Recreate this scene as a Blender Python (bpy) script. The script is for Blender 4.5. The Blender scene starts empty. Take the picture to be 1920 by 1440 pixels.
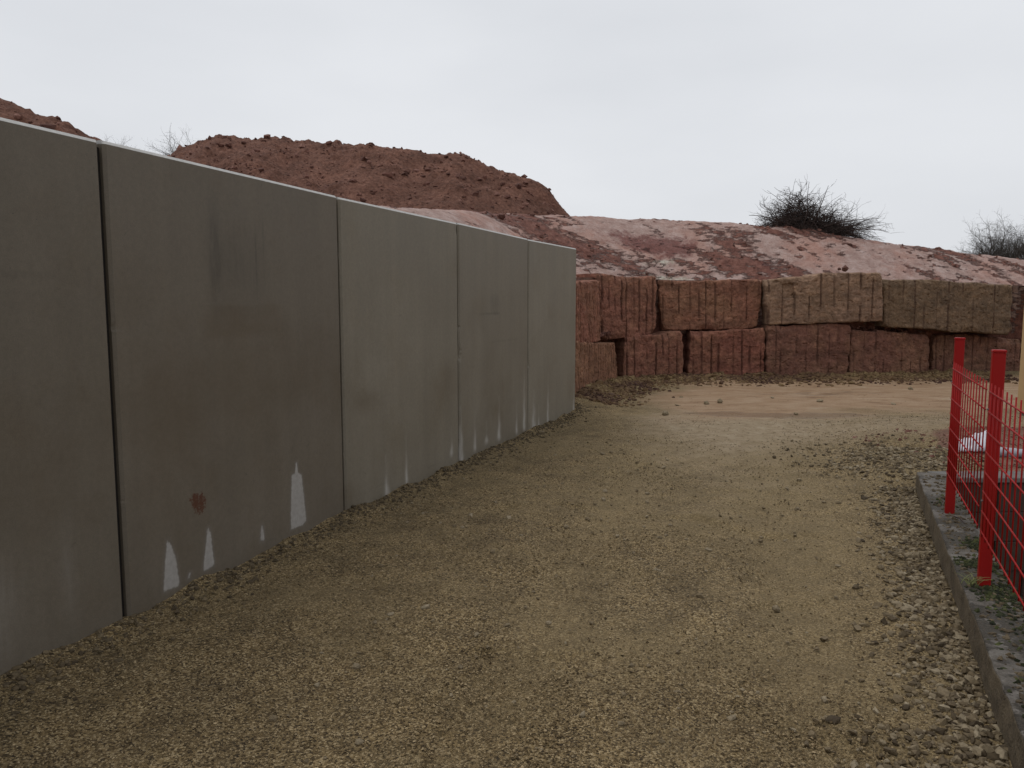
import bpy, math, random
import numpy as np

# ------------------------------------------------------------------ camera, sky, sun, exposure
scene = bpy.context.scene
COL = scene.collection
CAM_H = 1.6
cam_data = bpy.data.cameras.new('camera')
cam_data.sensor_width = 36.0
cam_data.lens = 1442 / 1920 * 36.0
cam_data.clip_start = 0.05
cam_data.clip_end = 2000
cam = bpy.data.objects.new('camera', cam_data)
cam.location = (0, 0, CAM_H)
cam.rotation_euler = (math.radians(90 - 6.0), 0, 0)
COL.objects.link(cam)
scene.camera = cam

SUN_EL, SUN_AZ = math.radians(66), math.radians(288)     # high and soft behind cloud, from beyond the concrete wall
world = bpy.data.worlds.new('World')
scene.world = world
world.use_nodes = True
wn, wl = world.node_tree.nodes, world.node_tree.links
wn.clear()
w_out = wn.new('ShaderNodeOutputWorld')
w_bg = wn.new('ShaderNodeBackground')
w_sky = wn.new('ShaderNodeTexSky')
w_sky.sky_type = 'NISHITA'
w_sky.sun_disc = False
w_sky.sun_elevation = SUN_EL
w_sky.sun_rotation = SUN_AZ
w_sky.air_density = 1.0
w_sky.dust_density = 4.0
w_tc = wn.new('ShaderNodeTexCoord')
w_map = wn.new('ShaderNodeMapping')
w_map.inputs['Scale'].default_value = (1.0, 1.0, 3.0)
w_noise = wn.new('ShaderNodeTexNoise')
w_noise.inputs['Scale'].default_value = 1.6
w_noise.inputs['Detail'].default_value = 5
w_noise.inputs['Roughness'].default_value = 0.45
w_ramp = wn.new('ShaderNodeValToRGB')                     # thick even cloud layer
w_ramp.color_ramp.elements[0].position = 0.3
w_ramp.color_ramp.elements[0].color = (6.6, 6.82, 7.2, 1)
w_ramp.color_ramp.elements[1].position = 0.7
w_ramp.color_ramp.elements[1].color = (8.0, 8.18, 8.5, 1)
w_mix = wn.new('ShaderNodeMix')
w_mix.data_type = 'RGBA'
w_mix.inputs['Factor'].default_value = 0.95
w_bg.inputs['Strength'].default_value = 0.1
wl.new(w_tc.outputs['Generated'], w_map.inputs['Vector'])
wl.new(w_map.outputs['Vector'], w_noise.inputs['Vector'])
wl.new(w_noise.outputs['Fac'], w_ramp.inputs['Fac'])
wl.new(w_sky.outputs['Color'], w_mix.inputs['A'])
wl.new(w_ramp.outputs['Color'], w_mix.inputs['B'])
wl.new(w_mix.outputs['Result'], w_bg.inputs['Color'])
wl.new(w_bg.outputs['Background'], w_out.inputs['Surface'])

sun_data = bpy.data.lights.new('sun', 'SUN')
sun_data.energy = 1.0
sun_data.angle = math.radians(34)
sun_data.color = (1.0, 0.97, 0.93)
sun = bpy.data.objects.new('sun', sun_data)
sun.rotation_euler = (math.pi / 2 - SUN_EL, 0, math.pi - SUN_AZ)
COL.objects.link(sun)

scene.view_settings.view_transform = 'Standard'
scene.view_settings.look = 'None'
scene.view_settings.exposure = 0.0
scene.view_settings.gamma = 1.0
scene.view_settings.use_curve_mapping = False
scene.cycles.max_bounces = 6

RNG = np.random.default_rng(7)
random.seed(7)

# ------------------------------------------------------------------ numeric helpers
_P = np.random.default_rng(11).permutation(4096)


def _hash(ix, iy, s=0):
    return _P[(_P[(ix + 57 * s) & 4095] + iy) & 4095]


def perlin(x, y, s=0):
    x = np.asarray(x, float); y = np.asarray(y, float)
    ix = np.floor(x).astype(int); iy = np.floor(y).astype(int)
    fx = x - ix; fy = y - iy
    u = fx * fx * fx * (fx * (fx * 6 - 15) + 10)
    v = fy * fy * fy * (fy * (fy * 6 - 15) + 10)

    def g(dx, dy):
        a = _hash(ix + dx, iy + dy, s) * (2 * math.pi / 4096)
        return np.cos(a) * (fx - dx) + np.sin(a) * (fy - dy)
    return 1.5 * ((g(0, 0) * (1 - u) + g(1, 0) * u) * (1 - v) + (g(0, 1) * (1 - u) + g(1, 1) * u) * v)


def fbm(x, y, octaves=4, s=0, gain=0.5):
    t = 0; a = 1.0; n = 0
    for o in range(octaves):
        t = t + a * perlin(np.asarray(x) * 2 ** o, np.asarray(y) * 2 ** o, s + o)
        n += a; a *= gain
    return t / n


def bumps(x, y, s=0):
    """rounded random lumps 0..1, one at most per unit cell"""
    ix = np.floor(x).astype(int); iy = np.floor(y).astype(int)
    out = np.zeros(np.shape(x))
    for dx in (-1, 0, 1):
        for dy in (-1, 0, 1):
            cx, cy = ix + dx, iy + dy
            h1 = _hash(cx, cy, s) / 4096; h2 = _hash(cx, cy, s + 1) / 4096
            h3 = _hash(cx, cy, s + 2) / 4096
            r = 0.15 + 0.6 * h3 ** 2
            d2 = ((x - cx - h1) ** 2 + (y - cy - h2) ** 2) / r ** 2
            out = np.maximum(out, r * np.sqrt(np.clip(1 - d2, 0, 1)))
    return out


def sstep(a, b, x):
    t = np.clip((np.asarray(x, float) - a) / (b - a), 0, 1)
    return t * t * (3 - 2 * t)


def poly_sd(poly, u, v):
    """signed distance, positive inside"""
    d = np.full(u.shape, 1e9); inside = np.zeros(u.shape, bool)
    n = len(poly)
    for i in range(n):
        ax, ay = poly[i]; bx, by = poly[(i + 1) % n]
        ex, ey = bx - ax, by - ay
        t = np.clip(((u - ax) * ex + (v - ay) * ey) / (ex * ex + ey * ey), 0, 1)
        d = np.minimum(d, np.hypot(u - ax - t * ex, v - ay - t * ey))
        c = ((ay > v) != (by > v)) & (u < ex * (v - ay) / (ey if ey else 1e-9) + ax)
        inside ^= c
    return np.where(inside, d, -d)


def path_dist(pts, x, y):
    d = np.full(np.shape(x), 1e9)
    for (ax, ay), (bx, by) in zip(pts[:-1], pts[1:]):
        ex, ey = bx - ax, by - ay
        t = np.clip(((x - ax) * ex + (y - ay) * ey) / (ex * ex + ey * ey), 0, 1)
        d = np.minimum(d, np.hypot(x - ax - t * ex, y - ay - t * ey))
    return d


# ------------------------------------------------------------------ mesh helpers
def new_mesh(name, V, F, attrs=None, smooth=True):
    V = np.asarray(V, np.float32)
    me = bpy.data.meshes.new(name)
    if isinstance(F, np.ndarray):
        F = [F]
    sizes = np.concatenate([np.full(len(f), f.shape[1], np.int32) for f in F])
    idx = np.concatenate([np.asarray(f, np.int32).ravel() for f in F])
    me.vertices.add(len(V)); me.vertices.foreach_set('co', V.ravel())
    me.loops.add(len(idx)); me.loops.foreach_set('vertex_index', idx)
    me.polygons.add(len(sizes))
    me.polygons.foreach_set('loop_start', np.concatenate([[0], np.cumsum(sizes)[:-1]]).astype(np.int32))
    me.polygons.foreach_set('loop_total', sizes)
    me.polygons.foreach_set('use_smooth', np.full(len(sizes), smooth, bool))
    for k, a in (attrs or {}).items():
        at = me.attributes.new(k, 'FLOAT', 'POINT')
        at.data.foreach_set('value', np.asarray(a, np.float32).ravel())
    me.update(calc_edges=True)
    me.validate()
    return me


def link(name, me, mat, parent=None, origin=None):
    """me holds world coordinates; move its origin to the parent's or to its own base"""
    o = bpy.data.objects.new(name, me)
    if mat:
        me.materials.append(mat)
    n = len(me.vertices)
    co = np.empty(n * 3, np.float32); me.vertices.foreach_get('co', co); co = co.reshape(-1, 3)
    base = None
    if parent is not None:
        chain = np.zeros(3); p = parent
        while p is not None:
            chain += np.array(p.location); p = p.parent
        base = chain
    elif origin is not None:
        base = np.array(origin, float)
    if base is not None:
        co -= base.astype(np.float32); me.vertices.foreach_set('co', co.ravel())
        if parent is None:
            o.location = base
    o.parent = parent
    COL.objects.link(o)
    me.update()
    return o


def thing(name, loc, label, cat, group=None):
    o = bpy.data.objects.new(name, None)
    o.location = loc
    o.empty_display_size = 0.2
    COL.objects.link(o)
    return tag(o, label, cat, group)


def tag(o, label=None, cat=None, group=None, kind=None):
    if label: o['label'] = label
    if cat: o['category'] = cat
    if group: o['group'] = group
    if kind: o['kind'] = kind
    return o


def grid_faces(nu, nv, off=0):
    i = np.arange(nu - 1)[:, None]; j = np.arange(nv - 1)[None, :]
    a = (i * nv + j + off).ravel()
    return np.stack([a, a + nv, a + nv + 1, a + 1], 1)


def box_mesh(c, ux, uy, sx, sy, z0, z1, bev=0.0):
    """box with bevelled vertical and top edges, axes ux, uy in plan"""
    c = np.array(c, float); ux = np.array(ux, float); uy = np.array(uy, float)
    a, b = sx / 2, sy / 2
    if bev <= 0:
        ring = [(-a, -b), (a, -b), (a, b), (-a, b)]
        lv = [(z0, 0), (z1, 0)]
    else:
        ring = [(-a + bev, -b), (a - bev, -b), (a, -b + bev), (a, b - bev), (a - bev, b), (-a + bev, b), (-a, b - bev), (-a, -b + bev)]
        lv = [(z0, 0), (z1 - bev, 0), (z1, bev)]
    n = len(ring); V = []
    for z, ins in lv:
        for (p, q) in ring:
            p2 = p * (1 - ins / a); q2 = q * (1 - ins / b)
            P = c + ux * p2 + uy * q2
            V.append((P[0], P[1], z))
    F = []
    for l in range(len(lv) - 1):
        for k in range(n):
            F.append((l * n + k, l * n + (k + 1) % n, (l + 1) * n + (k + 1) % n, (l + 1) * n + k))
    top = np.array([[(len(lv) - 1) * n + k for k in range(n)]])
    bot = np.array([[k for k in range(n)][::-1]])
    return np.array(V), [np.array(F), top, bot]


ICO = None


def _ico():
    g = (1 + 5 ** 0.5) / 2
    v = np.array([(-1, g, 0), (1, g, 0), (-1, -g, 0), (1, -g, 0), (0, -1, g), (0, 1, g), (0, -1, -g), (0, 1, -g), (g, 0, -1), (g, 0, 1), (-g, 0, -1), (-g, 0, 1)], float)
    v /= np.linalg.norm(v[0])
    f = np.array([(0, 11, 5), (0, 5, 1), (0, 1, 7), (0, 7, 10), (0, 10, 11), (1, 5, 9), (5, 11, 4), (11, 10, 2), (10, 7, 6), (7, 1, 8), (3, 9, 4), (3, 4, 2), (3, 2, 6), (3, 6, 8), (3, 8, 9), (4, 9, 5), (2, 4, 11), (6, 2, 10), (8, 6, 7), (9, 8, 1)])
    return v, f


def _octa():
    v = np.array([(1, 0, 0), (-1, 0, 0), (0, 1, 0), (0, -1, 0), (0, 0, 1), (0, 0, -1)], float)
    f = np.array([(0, 2, 4), (2, 1, 4), (1, 3, 4), (3, 0, 4), (2, 0, 5), (1, 2, 5), (3, 1, 5), (0, 3, 5)])
    return v, f


def stones(P, size, kind='ico', flat=(0.45, 0.9), jitter=0.28, sink=0.25, rng=RNG):
    """joined angular stones at the points P; returns V, F, tone attribute"""
    v, f = _ico() if kind == 'ico' else _octa()
    N = len(P); k = len(v)
    q = np.repeat(v[None], N, 0) * (1 + rng.normal(0, jitter, (N, k, 1)))
    sc = np.stack([rng.uniform(.75, 1.3, N), rng.uniform(.6, 1.1, N), rng.uniform(*flat, N)], 1) * np.asarray(size).reshape(-1, 1)
    q = q * sc[:, None, :]
    a = rng.uniform(0, 2 * math.pi, N); b = rng.normal(0, .35, N)
    cb, sb = np.cos(b)[:, None], np.sin(b)[:, None]
    y = q[..., 1] * cb - q[..., 2] * sb; z = q[..., 1] * sb + q[..., 2] * cb
    ca, sa = np.cos(a)[:, None], np.sin(a)[:, None]
    x = q[..., 0] * ca - y * sa; y2 = q[..., 0] * sa + y * ca
    V = np.stack([x, y2, z], -1) + np.asarray(P)[:, None, :]
    V[..., 2] += (sc[:, 2] * (0.5 - sink))[:, None]
    F = (f[None] + (np.arange(N) * k)[:, None, None]).reshape(-1, 3)
    return V.reshape(-1, 3), F, np.repeat(rng.random(N), k)


def tubes(paths, sides=3):
    """paths: list of (points (n,3), radii (n,)) -> joined tubes"""
    Vs, Fs, off = [], [], 0
    ang = np.arange(sides) * 2 * math.pi / sides
    for pts, rad in paths:
        pts = np.asarray(pts, float); n = len(pts)
        t = np.gradient(pts, axis=0); t /= np.linalg.norm(t, axis=1)[:, None] + 1e-12
        ref = np.where(np.abs(t[:, 2:3]) > .9, [[1., 0, 0]], [[0, 0, 1.]])
        a = np.cross(t, ref); a /= np.linalg.norm(a, axis=1)[:, None] + 1e-12
        b = np.cross(t, a)
        r = np.asarray(rad, float)[:, None, None]
        V = pts[:, None, :] + r * (a[:, None, :] * np.cos(ang)[None, :, None] + b[:, None, :] * np.sin(ang)[None, :, None])
        i = np.arange(n - 1)[:, None]; j = np.arange(sides)[None, :]
        A = off + i * sides + j; B = off + i * sides + (j + 1) % sides
        Fs.append(np.stack([A, B, B + sides, A + sides], -1).reshape(-1, 4))
        Vs.append(V.reshape(-1, 3)); off += n * sides
    return np.concatenate(Vs), np.concatenate(Fs)


# ------------------------------------------------------------------ material helpers
class NT:
    def __init__(self, name):
        self.m = bpy.data.materials.new(name); self.m.use_nodes = True
        self.t = self.m.node_tree; self.n = self.t.nodes; self.l = self.t.links
        self.n.clear()
        self.out = self.n.new('ShaderNodeOutputMaterial')
        self.b = self.n.new('ShaderNodeBsdfPrincipled')
        self.l.new(self.b.outputs[0], self.out.inputs['Surface'])
        self.pos = self.n.new('ShaderNodeNewGeometry').outputs['Position']

    def put(self, sock, val):
        if hasattr(val, 'is_linked'):
            self.l.new(val, sock)
        elif isinstance(val, tuple) and len(val) == 3 and sock.type == 'RGBA':
            sock.default_value = (*val, 1)
        else:
            sock.default_value = val

    def map(self, scale=(1, 1, 1), rot=(0, 0, 0), vec=None):
        k = self.n.new('ShaderNodeMapping')
        k.inputs['Scale'].default_value = scale; k.inputs['Rotation'].default_value = rot
        self.l.new(vec or self.pos, k.inputs['Vector'])
        return k.outputs[0]

    def noise(self, scale, detail=4, rough=.55, vec=None, dist=0.0):
        k = self.n.new('ShaderNodeTexNoise')
        k.inputs['Scale'].default_value = scale; k.inputs['Detail'].default_value = detail
        k.inputs['Roughness'].default_value = rough; k.inputs['Distortion'].default_value = dist
        self.l.new(vec or self.pos, k.inputs['Vector'])
        return k.outputs['Fac']

    def voronoi(self, scale, vec=None, feature='F1', out='Distance', rnd=1.0):
        k = self.n.new('ShaderNodeTexVoronoi'); k.feature = feature
        k.inputs['Scale'].default_value = scale; k.inputs['Randomness'].default_value = rnd
        self.l.new(vec or self.pos, k.inputs['Vector'])
        return k.outputs[out]

    def ramp(self, fac, *stops):
        k = self.n.new('ShaderNodeValToRGB'); e = k.color_ramp.elements
        while len(e) < len(stops): e.new(0.5)
        for el, (p, c) in zip(e, stops):
            el.position = p
            el.color = (c, c, c, 1) if isinstance(c, (int, float)) else (*c, 1)
        self.put(k.inputs['Fac'], fac)
        return k.outputs['Color']

    def mix(self, fac, a, b, mode='MIX'):
        k = self.n.new('ShaderNodeMix'); k.data_type = 'RGBA'; k.blend_type = mode
        self.put(k.inputs[0], fac); self.put(k.inputs['A'], a); self.put(k.inputs['B'], b)
        return k.outputs['Result']

    def math(self, op, a, b=0.0, clamp=False):
        k = self.n.new('ShaderNodeMath'); k.operation = op; k.use_clamp = clamp
        self.put(k.inputs[0], a); self.put(k.inputs[1], b)
        return k.outputs[0]

    def attr(self, name):
        k = self.n.new('ShaderNodeAttribute'); k.attribute_name = name
        return k.outputs['Fac']

    def bump(self, h, strength=.5, dist=.01, normal=None):
        k = self.n.new('ShaderNodeBump')
        k.inputs['Strength'].default_value = strength; k.inputs['Distance'].default_value = dist
        self.put(k.inputs['Height'], h)
        if normal: self.l.new(normal, k.inputs['Normal'])
        return k.outputs['Normal']

    def done(self, color, rough=.85, normal=None, spec=.3):
        self.put(self.b.inputs['Base Color'], color)
        self.put(self.b.inputs['Roughness'], rough)
        self.b.inputs['Specular IOR Level'].default_value = spec
        if normal: self.l.new(normal, self.b.inputs['Normal'])
        return self.m


def mat_ground():
    m = NT('gravel_ground')
    cell = m.voronoi(130, out='Color'); dist = m.voronoi(130)
    big = m.noise(.55, 5, .6); mid = m.noise(3.5, 5, .62); fine = m.noise(60, 4, .7); grit = m.noise(230, 2, .7)
    sep = m.n.new('ShaderNodeSeparateColor'); m.l.new(cell, sep.inputs[0])
    grain = m.ramp(sep.outputs[0], (0, (.030, .018, .006)), (.35, (.162, .109, .046)), (.75, (.30, .212, .098)), (1, (.50, .385, .22)))
    tone = m.ramp(mid, (.28, (.55, .53, .50)), (.5, (.95, .95, .95)), (.75, (1.25, 1.24, 1.22)))
    g = m.mix(1, grain, tone, 'MULTIPLY')
    tone2 = m.ramp(big, (.3, .82), (.7, 1.12))
    g = m.mix(1, g, tone2, 'MULTIPLY')
    fines = m.ramp(m.math('ADD', m.noise(1.6, 6, .65), m.math('MULTIPLY', m.attr('pack'), .45)), (.5, 0.), (.85, 1.))
    finecol = m.ramp(fine, (.3, (.19, .134, .058)), (.7, (.36, .27, .14)))
    g = m.mix(m.math('MULTIPLY', fines, .5), g, finecol)
    pale = m.ramp(m.math('ADD', m.attr('pale'), m.math('MULTIPLY', m.math('SUBTRACT', m.noise(2.2, 6, .65), .5), .9)), (.2, 0.), (.9, 1.))
    palecol = m.ramp(m.noise(7, 6, .65), (.3, (.24, .175, .10)), (.5, (.37, .285, .185)), (.72, (.47, .385, .275)))
    g = m.mix(m.math('MULTIPLY', pale, .8), g, palecol)
    clay = m.ramp(m.math('ADD', m.attr('clay'), m.math('MULTIPLY', m.math('SUBTRACT', m.noise(1.7, 6, .65), .5), 1.0)), (.15, 0.), (.85, 1.))
    claycol = m.ramp(m.noise(2.6, 7, .7, vec=m.map((.55, 1.6, 1))), (.28, (.19, .108, .058)), (.45, (.35, .225, .13)), (.6, (.42, .295, .19)), (.75, (.50, .39, .28)))
    g = m.mix(clay, g, claycol)
    red = m.ramp(m.math('ADD', m.attr('redsoil'), m.math('MULTIPLY', m.math('SUBTRACT', m.noise(4, 5, .6), .5), .8)), (.4, 0.), (.6, 1.))
    redcol = m.ramp(m.noise(9, 6, .7), (.3, (.10, .045, .028)), (.55, (.22, .115, .075)), (.75, (.33, .22, .17)))
    g = m.mix(red, g, redcol)
    h = m.math('ADD', m.math('MULTIPLY', dist, -.6), m.math('ADD', m.math('MULTIPLY', fine, .9), m.math('MULTIPLY', grit, .35)))
    nb = m.bump(h, 1.0, .018)
    wet = m.ramp(m.math('ADD', m.attr('wet'), m.math('MULTIPLY', m.math('SUBTRACT', m.noise(3, 5, .6), .5), .8)), (.45, 0.), (.6, 1.))
    rough = m.ramp(wet, (0, .82), (1, .28))
    g = m.mix(m.math('MULTIPLY', wet, .35), g, (.20, .12, .07))
    return m.done(g, rough, nb, .35)


def mat_stone(name, c0, c1, c2, rough=.8):
    m = NT(name)
    t = m.attr('tone')
    c = m.ramp(t, (0, c0), (.6, c1), (1, c2))
    c = m.mix(1, c, m.ramp(m.noise(70, 4, .6), (.25, .65), (.75, 1.25)), 'MULTIPLY')
    return m.done(c, rough, m.bump(m.noise(180, 3), .4, .004), .35)


def mat_concrete_panel():
    m = NT('precast_concrete')
    oi = m.n.new('ShaderNodeObjectInfo').outputs['Color']
    blotch = m.noise(1.3, 6, .6); streak = m.noise(1.0, 5, .6, vec=m.map((7, 7, .5)))
    fine = m.noise(38, 5, .65); speck = m.noise(210, 2, .6)
    c = m.mix(1, oi, m.ramp(blotch, (.25, (.86, .85, .83)), (.75, (1.1, 1.1, 1.1))), 'MULTIPLY')
    c = m.mix(1, c, m.ramp(streak, (.25, .92), (.75, 1.06)), 'MULTIPLY')
    c = m.mix(1, c, m.ramp(fine, (.3, .92), (.7, 1.07)), 'MULTIPLY')
    c = m.mix(1, c, m.ramp(speck, (.25, .86), (.75, 1.12)), 'MULTIPLY')
    n2 = m.math('MULTIPLY', m.math('SUBTRACT', m.noise(5, 6, .65), .5), .7)
    c = m.mix(m.ramp(m.noise(2.3, 7, .7), (.5, 0.), (.75, .5)), c, m.mix(1, c, (.84, .78, .69), 'MULTIPLY'))
    scuff = m.math('MULTIPLY', m.ramp(m.noise(9, 5, .75, dist=1.2), (.64, 0.), (.72, 1.)), m.ramp(m.noise(1.1, 3), (.5, 0.), (.6, .55)))
    c = m.mix(scuff, c, (.06, .05, .036))
    brn = m.ramp(m.math('ADD', m.attr('brown'), m.math('MULTIPLY', n2, m.math('GREATER_THAN', m.attr('brown'), .02))), (.12, 0.), (.85, 1.))
    c = m.mix(m.math('MULTIPLY', brn, .55), c, (.085, .058, .03))
    drk = m.math('ADD', m.attr('dark'), m.math('MULTIPLY', m.math('MULTIPLY', m.math('SUBTRACT', m.noise(1, 6, .7, vec=m.map((26, 26, 5))), .5), 2.2), m.attr('dark')))
    c = m.mix(m.math('MULTIPLY', m.ramp(drk, (.1, 0.), (1, 1.)), .55), c, (.045, .038, .028))
    edge = m.math('ADD', m.attr('efflor'), m.math('MULTIPLY', m.math('SUBTRACT', m.noise(38, 6, .7), .5), .34))
    halo = m.ramp(edge, (.08, 0.), (.5, 1.))
    c = m.mix(m.math('MULTIPLY', halo, .22), c, (.22, .205, .195))
    c = m.mix(m.math('MULTIPLY', m.ramp(edge, (.45, 0.), (.60, 1.)), .85), c, m.ramp(fine, (.25, (.30, .285, .265)), (.75, (.41, .39, .365))))
    st = m.math('MULTIPLY', m.attr('streak'), m.ramp(m.noise(1, 5, .65, vec=m.map((40, 40, 3.5))), (.3, .25), (.7, 1.)))
    c = m.mix(m.math('MULTIPLY', st, .9), c, (.55, .53, .50))
    hnd = m.ramp(m.math('ADD', m.attr('mud'), m.math('MULTIPLY', m.math('SUBTRACT', m.noise(48, 5, .75), .5), 1.6)), (.48, 0.), (.66, 1.))
    c = m.mix(hnd, c, (.085, .032, .016))
    pin = m.ramp(m.voronoi(16), (.03, 1.), (.055, 0.))
    pin = m.math('MULTIPLY', pin, m.ramp(m.noise(3.5, 3), (.5, 0.), (.58, 1.)))
    c = m.mix(m.math('MULTIPLY', pin, .75), c, (.04, .035, .03))
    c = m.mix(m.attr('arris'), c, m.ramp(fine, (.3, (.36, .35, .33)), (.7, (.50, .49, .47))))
    nb = m.bump(m.math('ADD', m.math('MULTIPLY', fine, .3), m.math('SUBTRACT', m.math('MULTIPLY', speck, .25), pin)), .25, .004)
    rough = m.ramp(blotch, (.3, .5), (.7, .68))
    return m.done(c, rough, nb, .4)


def mat_sandstone():
    m = NT('red_sandstone')
    oi = m.n.new('ShaderNodeObjectInfo'); col = oi.outputs['Color']
    lay = m.noise(1.2, 6, .65, vec=m.map((1, 1, 5)))
    big = m.noise(1.6, 5, .6); mid = m.noise(9, 6, .7); fine = m.noise(55, 4, .7)
    c = m.mix(m.ramp(big, (.42, 0.), (.68, .8)), col, m.mix(.4, col, (.24, .15, .08)))
    c = m.mix(1, c, m.ramp(lay, (.25, .62), (.5, 1.), (.75, 1.25)), 'MULTIPLY')
    c = m.mix(1, c, m.ramp(mid, (.25, .6), (.5, 1.1), (.72, 1.75)), 'MULTIPLY')
    c = m.mix(1, c, m.ramp(fine, (.3, .8), (.7, 1.15)), 'MULTIPLY')
    ochre = m.math('MULTIPLY', m.ramp(mid, (.62, 0.), (.74, 1.)), .5)
    c = m.mix(ochre, c, (.30, .19, .10))
    c = m.mix(m.math('MULTIPLY', m.attr('groove'), .72), c, (.045, .018, .013))
    nb = m.bump(m.math('ADD', mid, m.math('MULTIPLY', fine, .5)), .7, .03)
    return m.done(c, .85, nb, .25)


def mat_soil(name, c0, c1, c2, pale=False):
    m = NT(name)
    a = m.noise(1.3, 6, .65); b = m.noise(11, 6, .7); f = m.noise(60, 4, .7)
    c = m.ramp(b, (.28, c0), (.52, c1), (.78, c2))
    c = m.mix(1, c, m.ramp(a, (.28, (.6, .57, .55)), (.5, (1., 1., 1.)), (.7, (1.4, 1.42, 1.42))), 'MULTIPLY')
    c = m.mix(1, c, m.ramp(f, (.3, .75), (.7, 1.2)), 'MULTIPLY')
    nb = m.bump(m.math('ADD', b, m.math('MULTIPLY', f, .5)), .8, .05)
    return m.done(c, .9, nb, .2)


def mat_embankment():
    m = NT('scraped_clay')
    p = m.math('ADD', m.attr('pale'), m.math('MULTIPLY', m.math('SUBTRACT', m.noise(1, 8, .74, vec=m.map((3.4, 3.4, 13))), .5), 1.8))
    k = m.ramp(p, (.41, 0.), (.57, 1.))
    dark = m.ramp(m.noise(8, 6, .7), (.28, (.075, .028, .02)), (.5, (.165, .066, .047)), (.75, (.27, .135, .10)))
    lite = m.ramp(m.noise(4, 6, .68), (.28, (.25, .15, .125)), (.5, (.37, .255, .22)), (.75, (.50, .385, .35)))
    lite = m.mix(m.ramp(m.noise(.8, 5, .65), (.46, 0.), (.62, .8)), lite, m.mix(.5, lite, (.40, .17, .11)))
    c = m.mix(k, dark, lite)
    c = m.mix(m.ramp(m.math('ADD', m.attr('ashen'), m.math('MULTIPLY', m.math('SUBTRACT', m.noise(6, 6, .72), .5), 1.5)), (.4, 0.), (.75, .9)), c, m.ramp(m.noise(14, 4), (.3, (.26, .23, .16)), (.7, (.60, .58, .50))))
    c = m.mix(m.ramp(m.math('ADD', m.attr('crimson'), m.math('MULTIPLY', m.math('SUBTRACT', m.noise(5, 6, .72), .5), 1.7)), (.4, 0.), (.75, .8)), c, m.ramp(m.noise(12, 4), (.3, (.09, .022, .017)), (.7, (.17, .05, .04))))
    f = m.noise(45, 4, .7)
    c = m.mix(1, c, m.ramp(f, (.3, .8), (.7, 1.15)), 'MULTIPLY')
    h = m.math('ADD', m.math('MULTIPLY', m.noise(10, 6, .7), .8), m.math('MULTIPLY', m.math('SUBTRACT', 1.0, k), 1.0))
    return m.done(c, .8, m.bump(h, 1.0, .07), .3)


def mat_plain(name, c, rough=.6, spec=.4, var=.15, scale=12, bump=.15):
    m = NT(name)
    n = m.noise(scale, 5, .6)
    col = m.mix(1, c, m.ramp(n, (.25, 1 - var), (.75, 1 + var)), 'MULTIPLY')
    return m.done(col, rough, m.bump(m.noise(scale * 8, 3), bump, .003), spec)


def mat_red_paint():
    m = NT('red_powder_coat')
    dirt = m.ramp(m.noise(6, 6, .65), (.5, 0.), (.8, .45))
    c = m.mix(1, (.29, .007, .006), m.ramp(m.noise(3, 4), (.3, .82), (.7, 1.12)), 'MULTIPLY')
    c = m.mix(dirt, c, (.17, .018, .013))
    return m.done(c, m.ramp(dirt, (0, .5), (1, .7)), m.bump(m.noise(400, 2), .1, .001), .18)


def mat_kerb():
    m = NT('weathered_kerb_concrete')
    top = m.attr('top')
    a = m.noise(5, 6, .68); f = m.noise(70, 4, .7); b = m.noise(14, 5, .65)
    side = m.ramp(a, (.28, (.06, .044, .026)), (.5, (.11, .083, .05)), (.75, (.17, .133, .085)))
    grey = m.ramp(b, (.28, (.042, .034, .026)), (.5, (.10, .086, .07)), (.75, (.19, .172, .15)))
    dirt = m.ramp(m.math('ADD', m.attr('dirt'), m.math('MULTIPLY', m.math('SUBTRACT', m.noise(11, 6, .68), (.5)), 1.9)), (.42, 0.), (.54, 1.))
    tc = m.mix(dirt, grey, m.ramp(f, (.3, (.022, .018, .012)), (.7, (.055, .043, .028))))
    c = m.mix(m.ramp(top, (.35, 0.), (.65, 1.)), side, tc)
    c = m.mix(1, c, m.ramp(f, (.3, .78), (.7, 1.18)), 'MULTIPLY')
    rough = m.mix(m.math('MULTIPLY', top, .6), (.85, .85, .85), m.ramp(a, (.35, .32), (.65, .75)))
    return m.done(c, rough, m.bump(m.math('ADD', m.math('ADD', b, f), m.math('MULTIPLY', dirt, .8)), .8, .015), .4)


def mat_twig(name, c0, c1):
    m = NT(name)
    return m.done(m.ramp(m.noise(9, 4, .6), (.3, c0), (.7, c1)), .85, None, .2)


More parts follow.
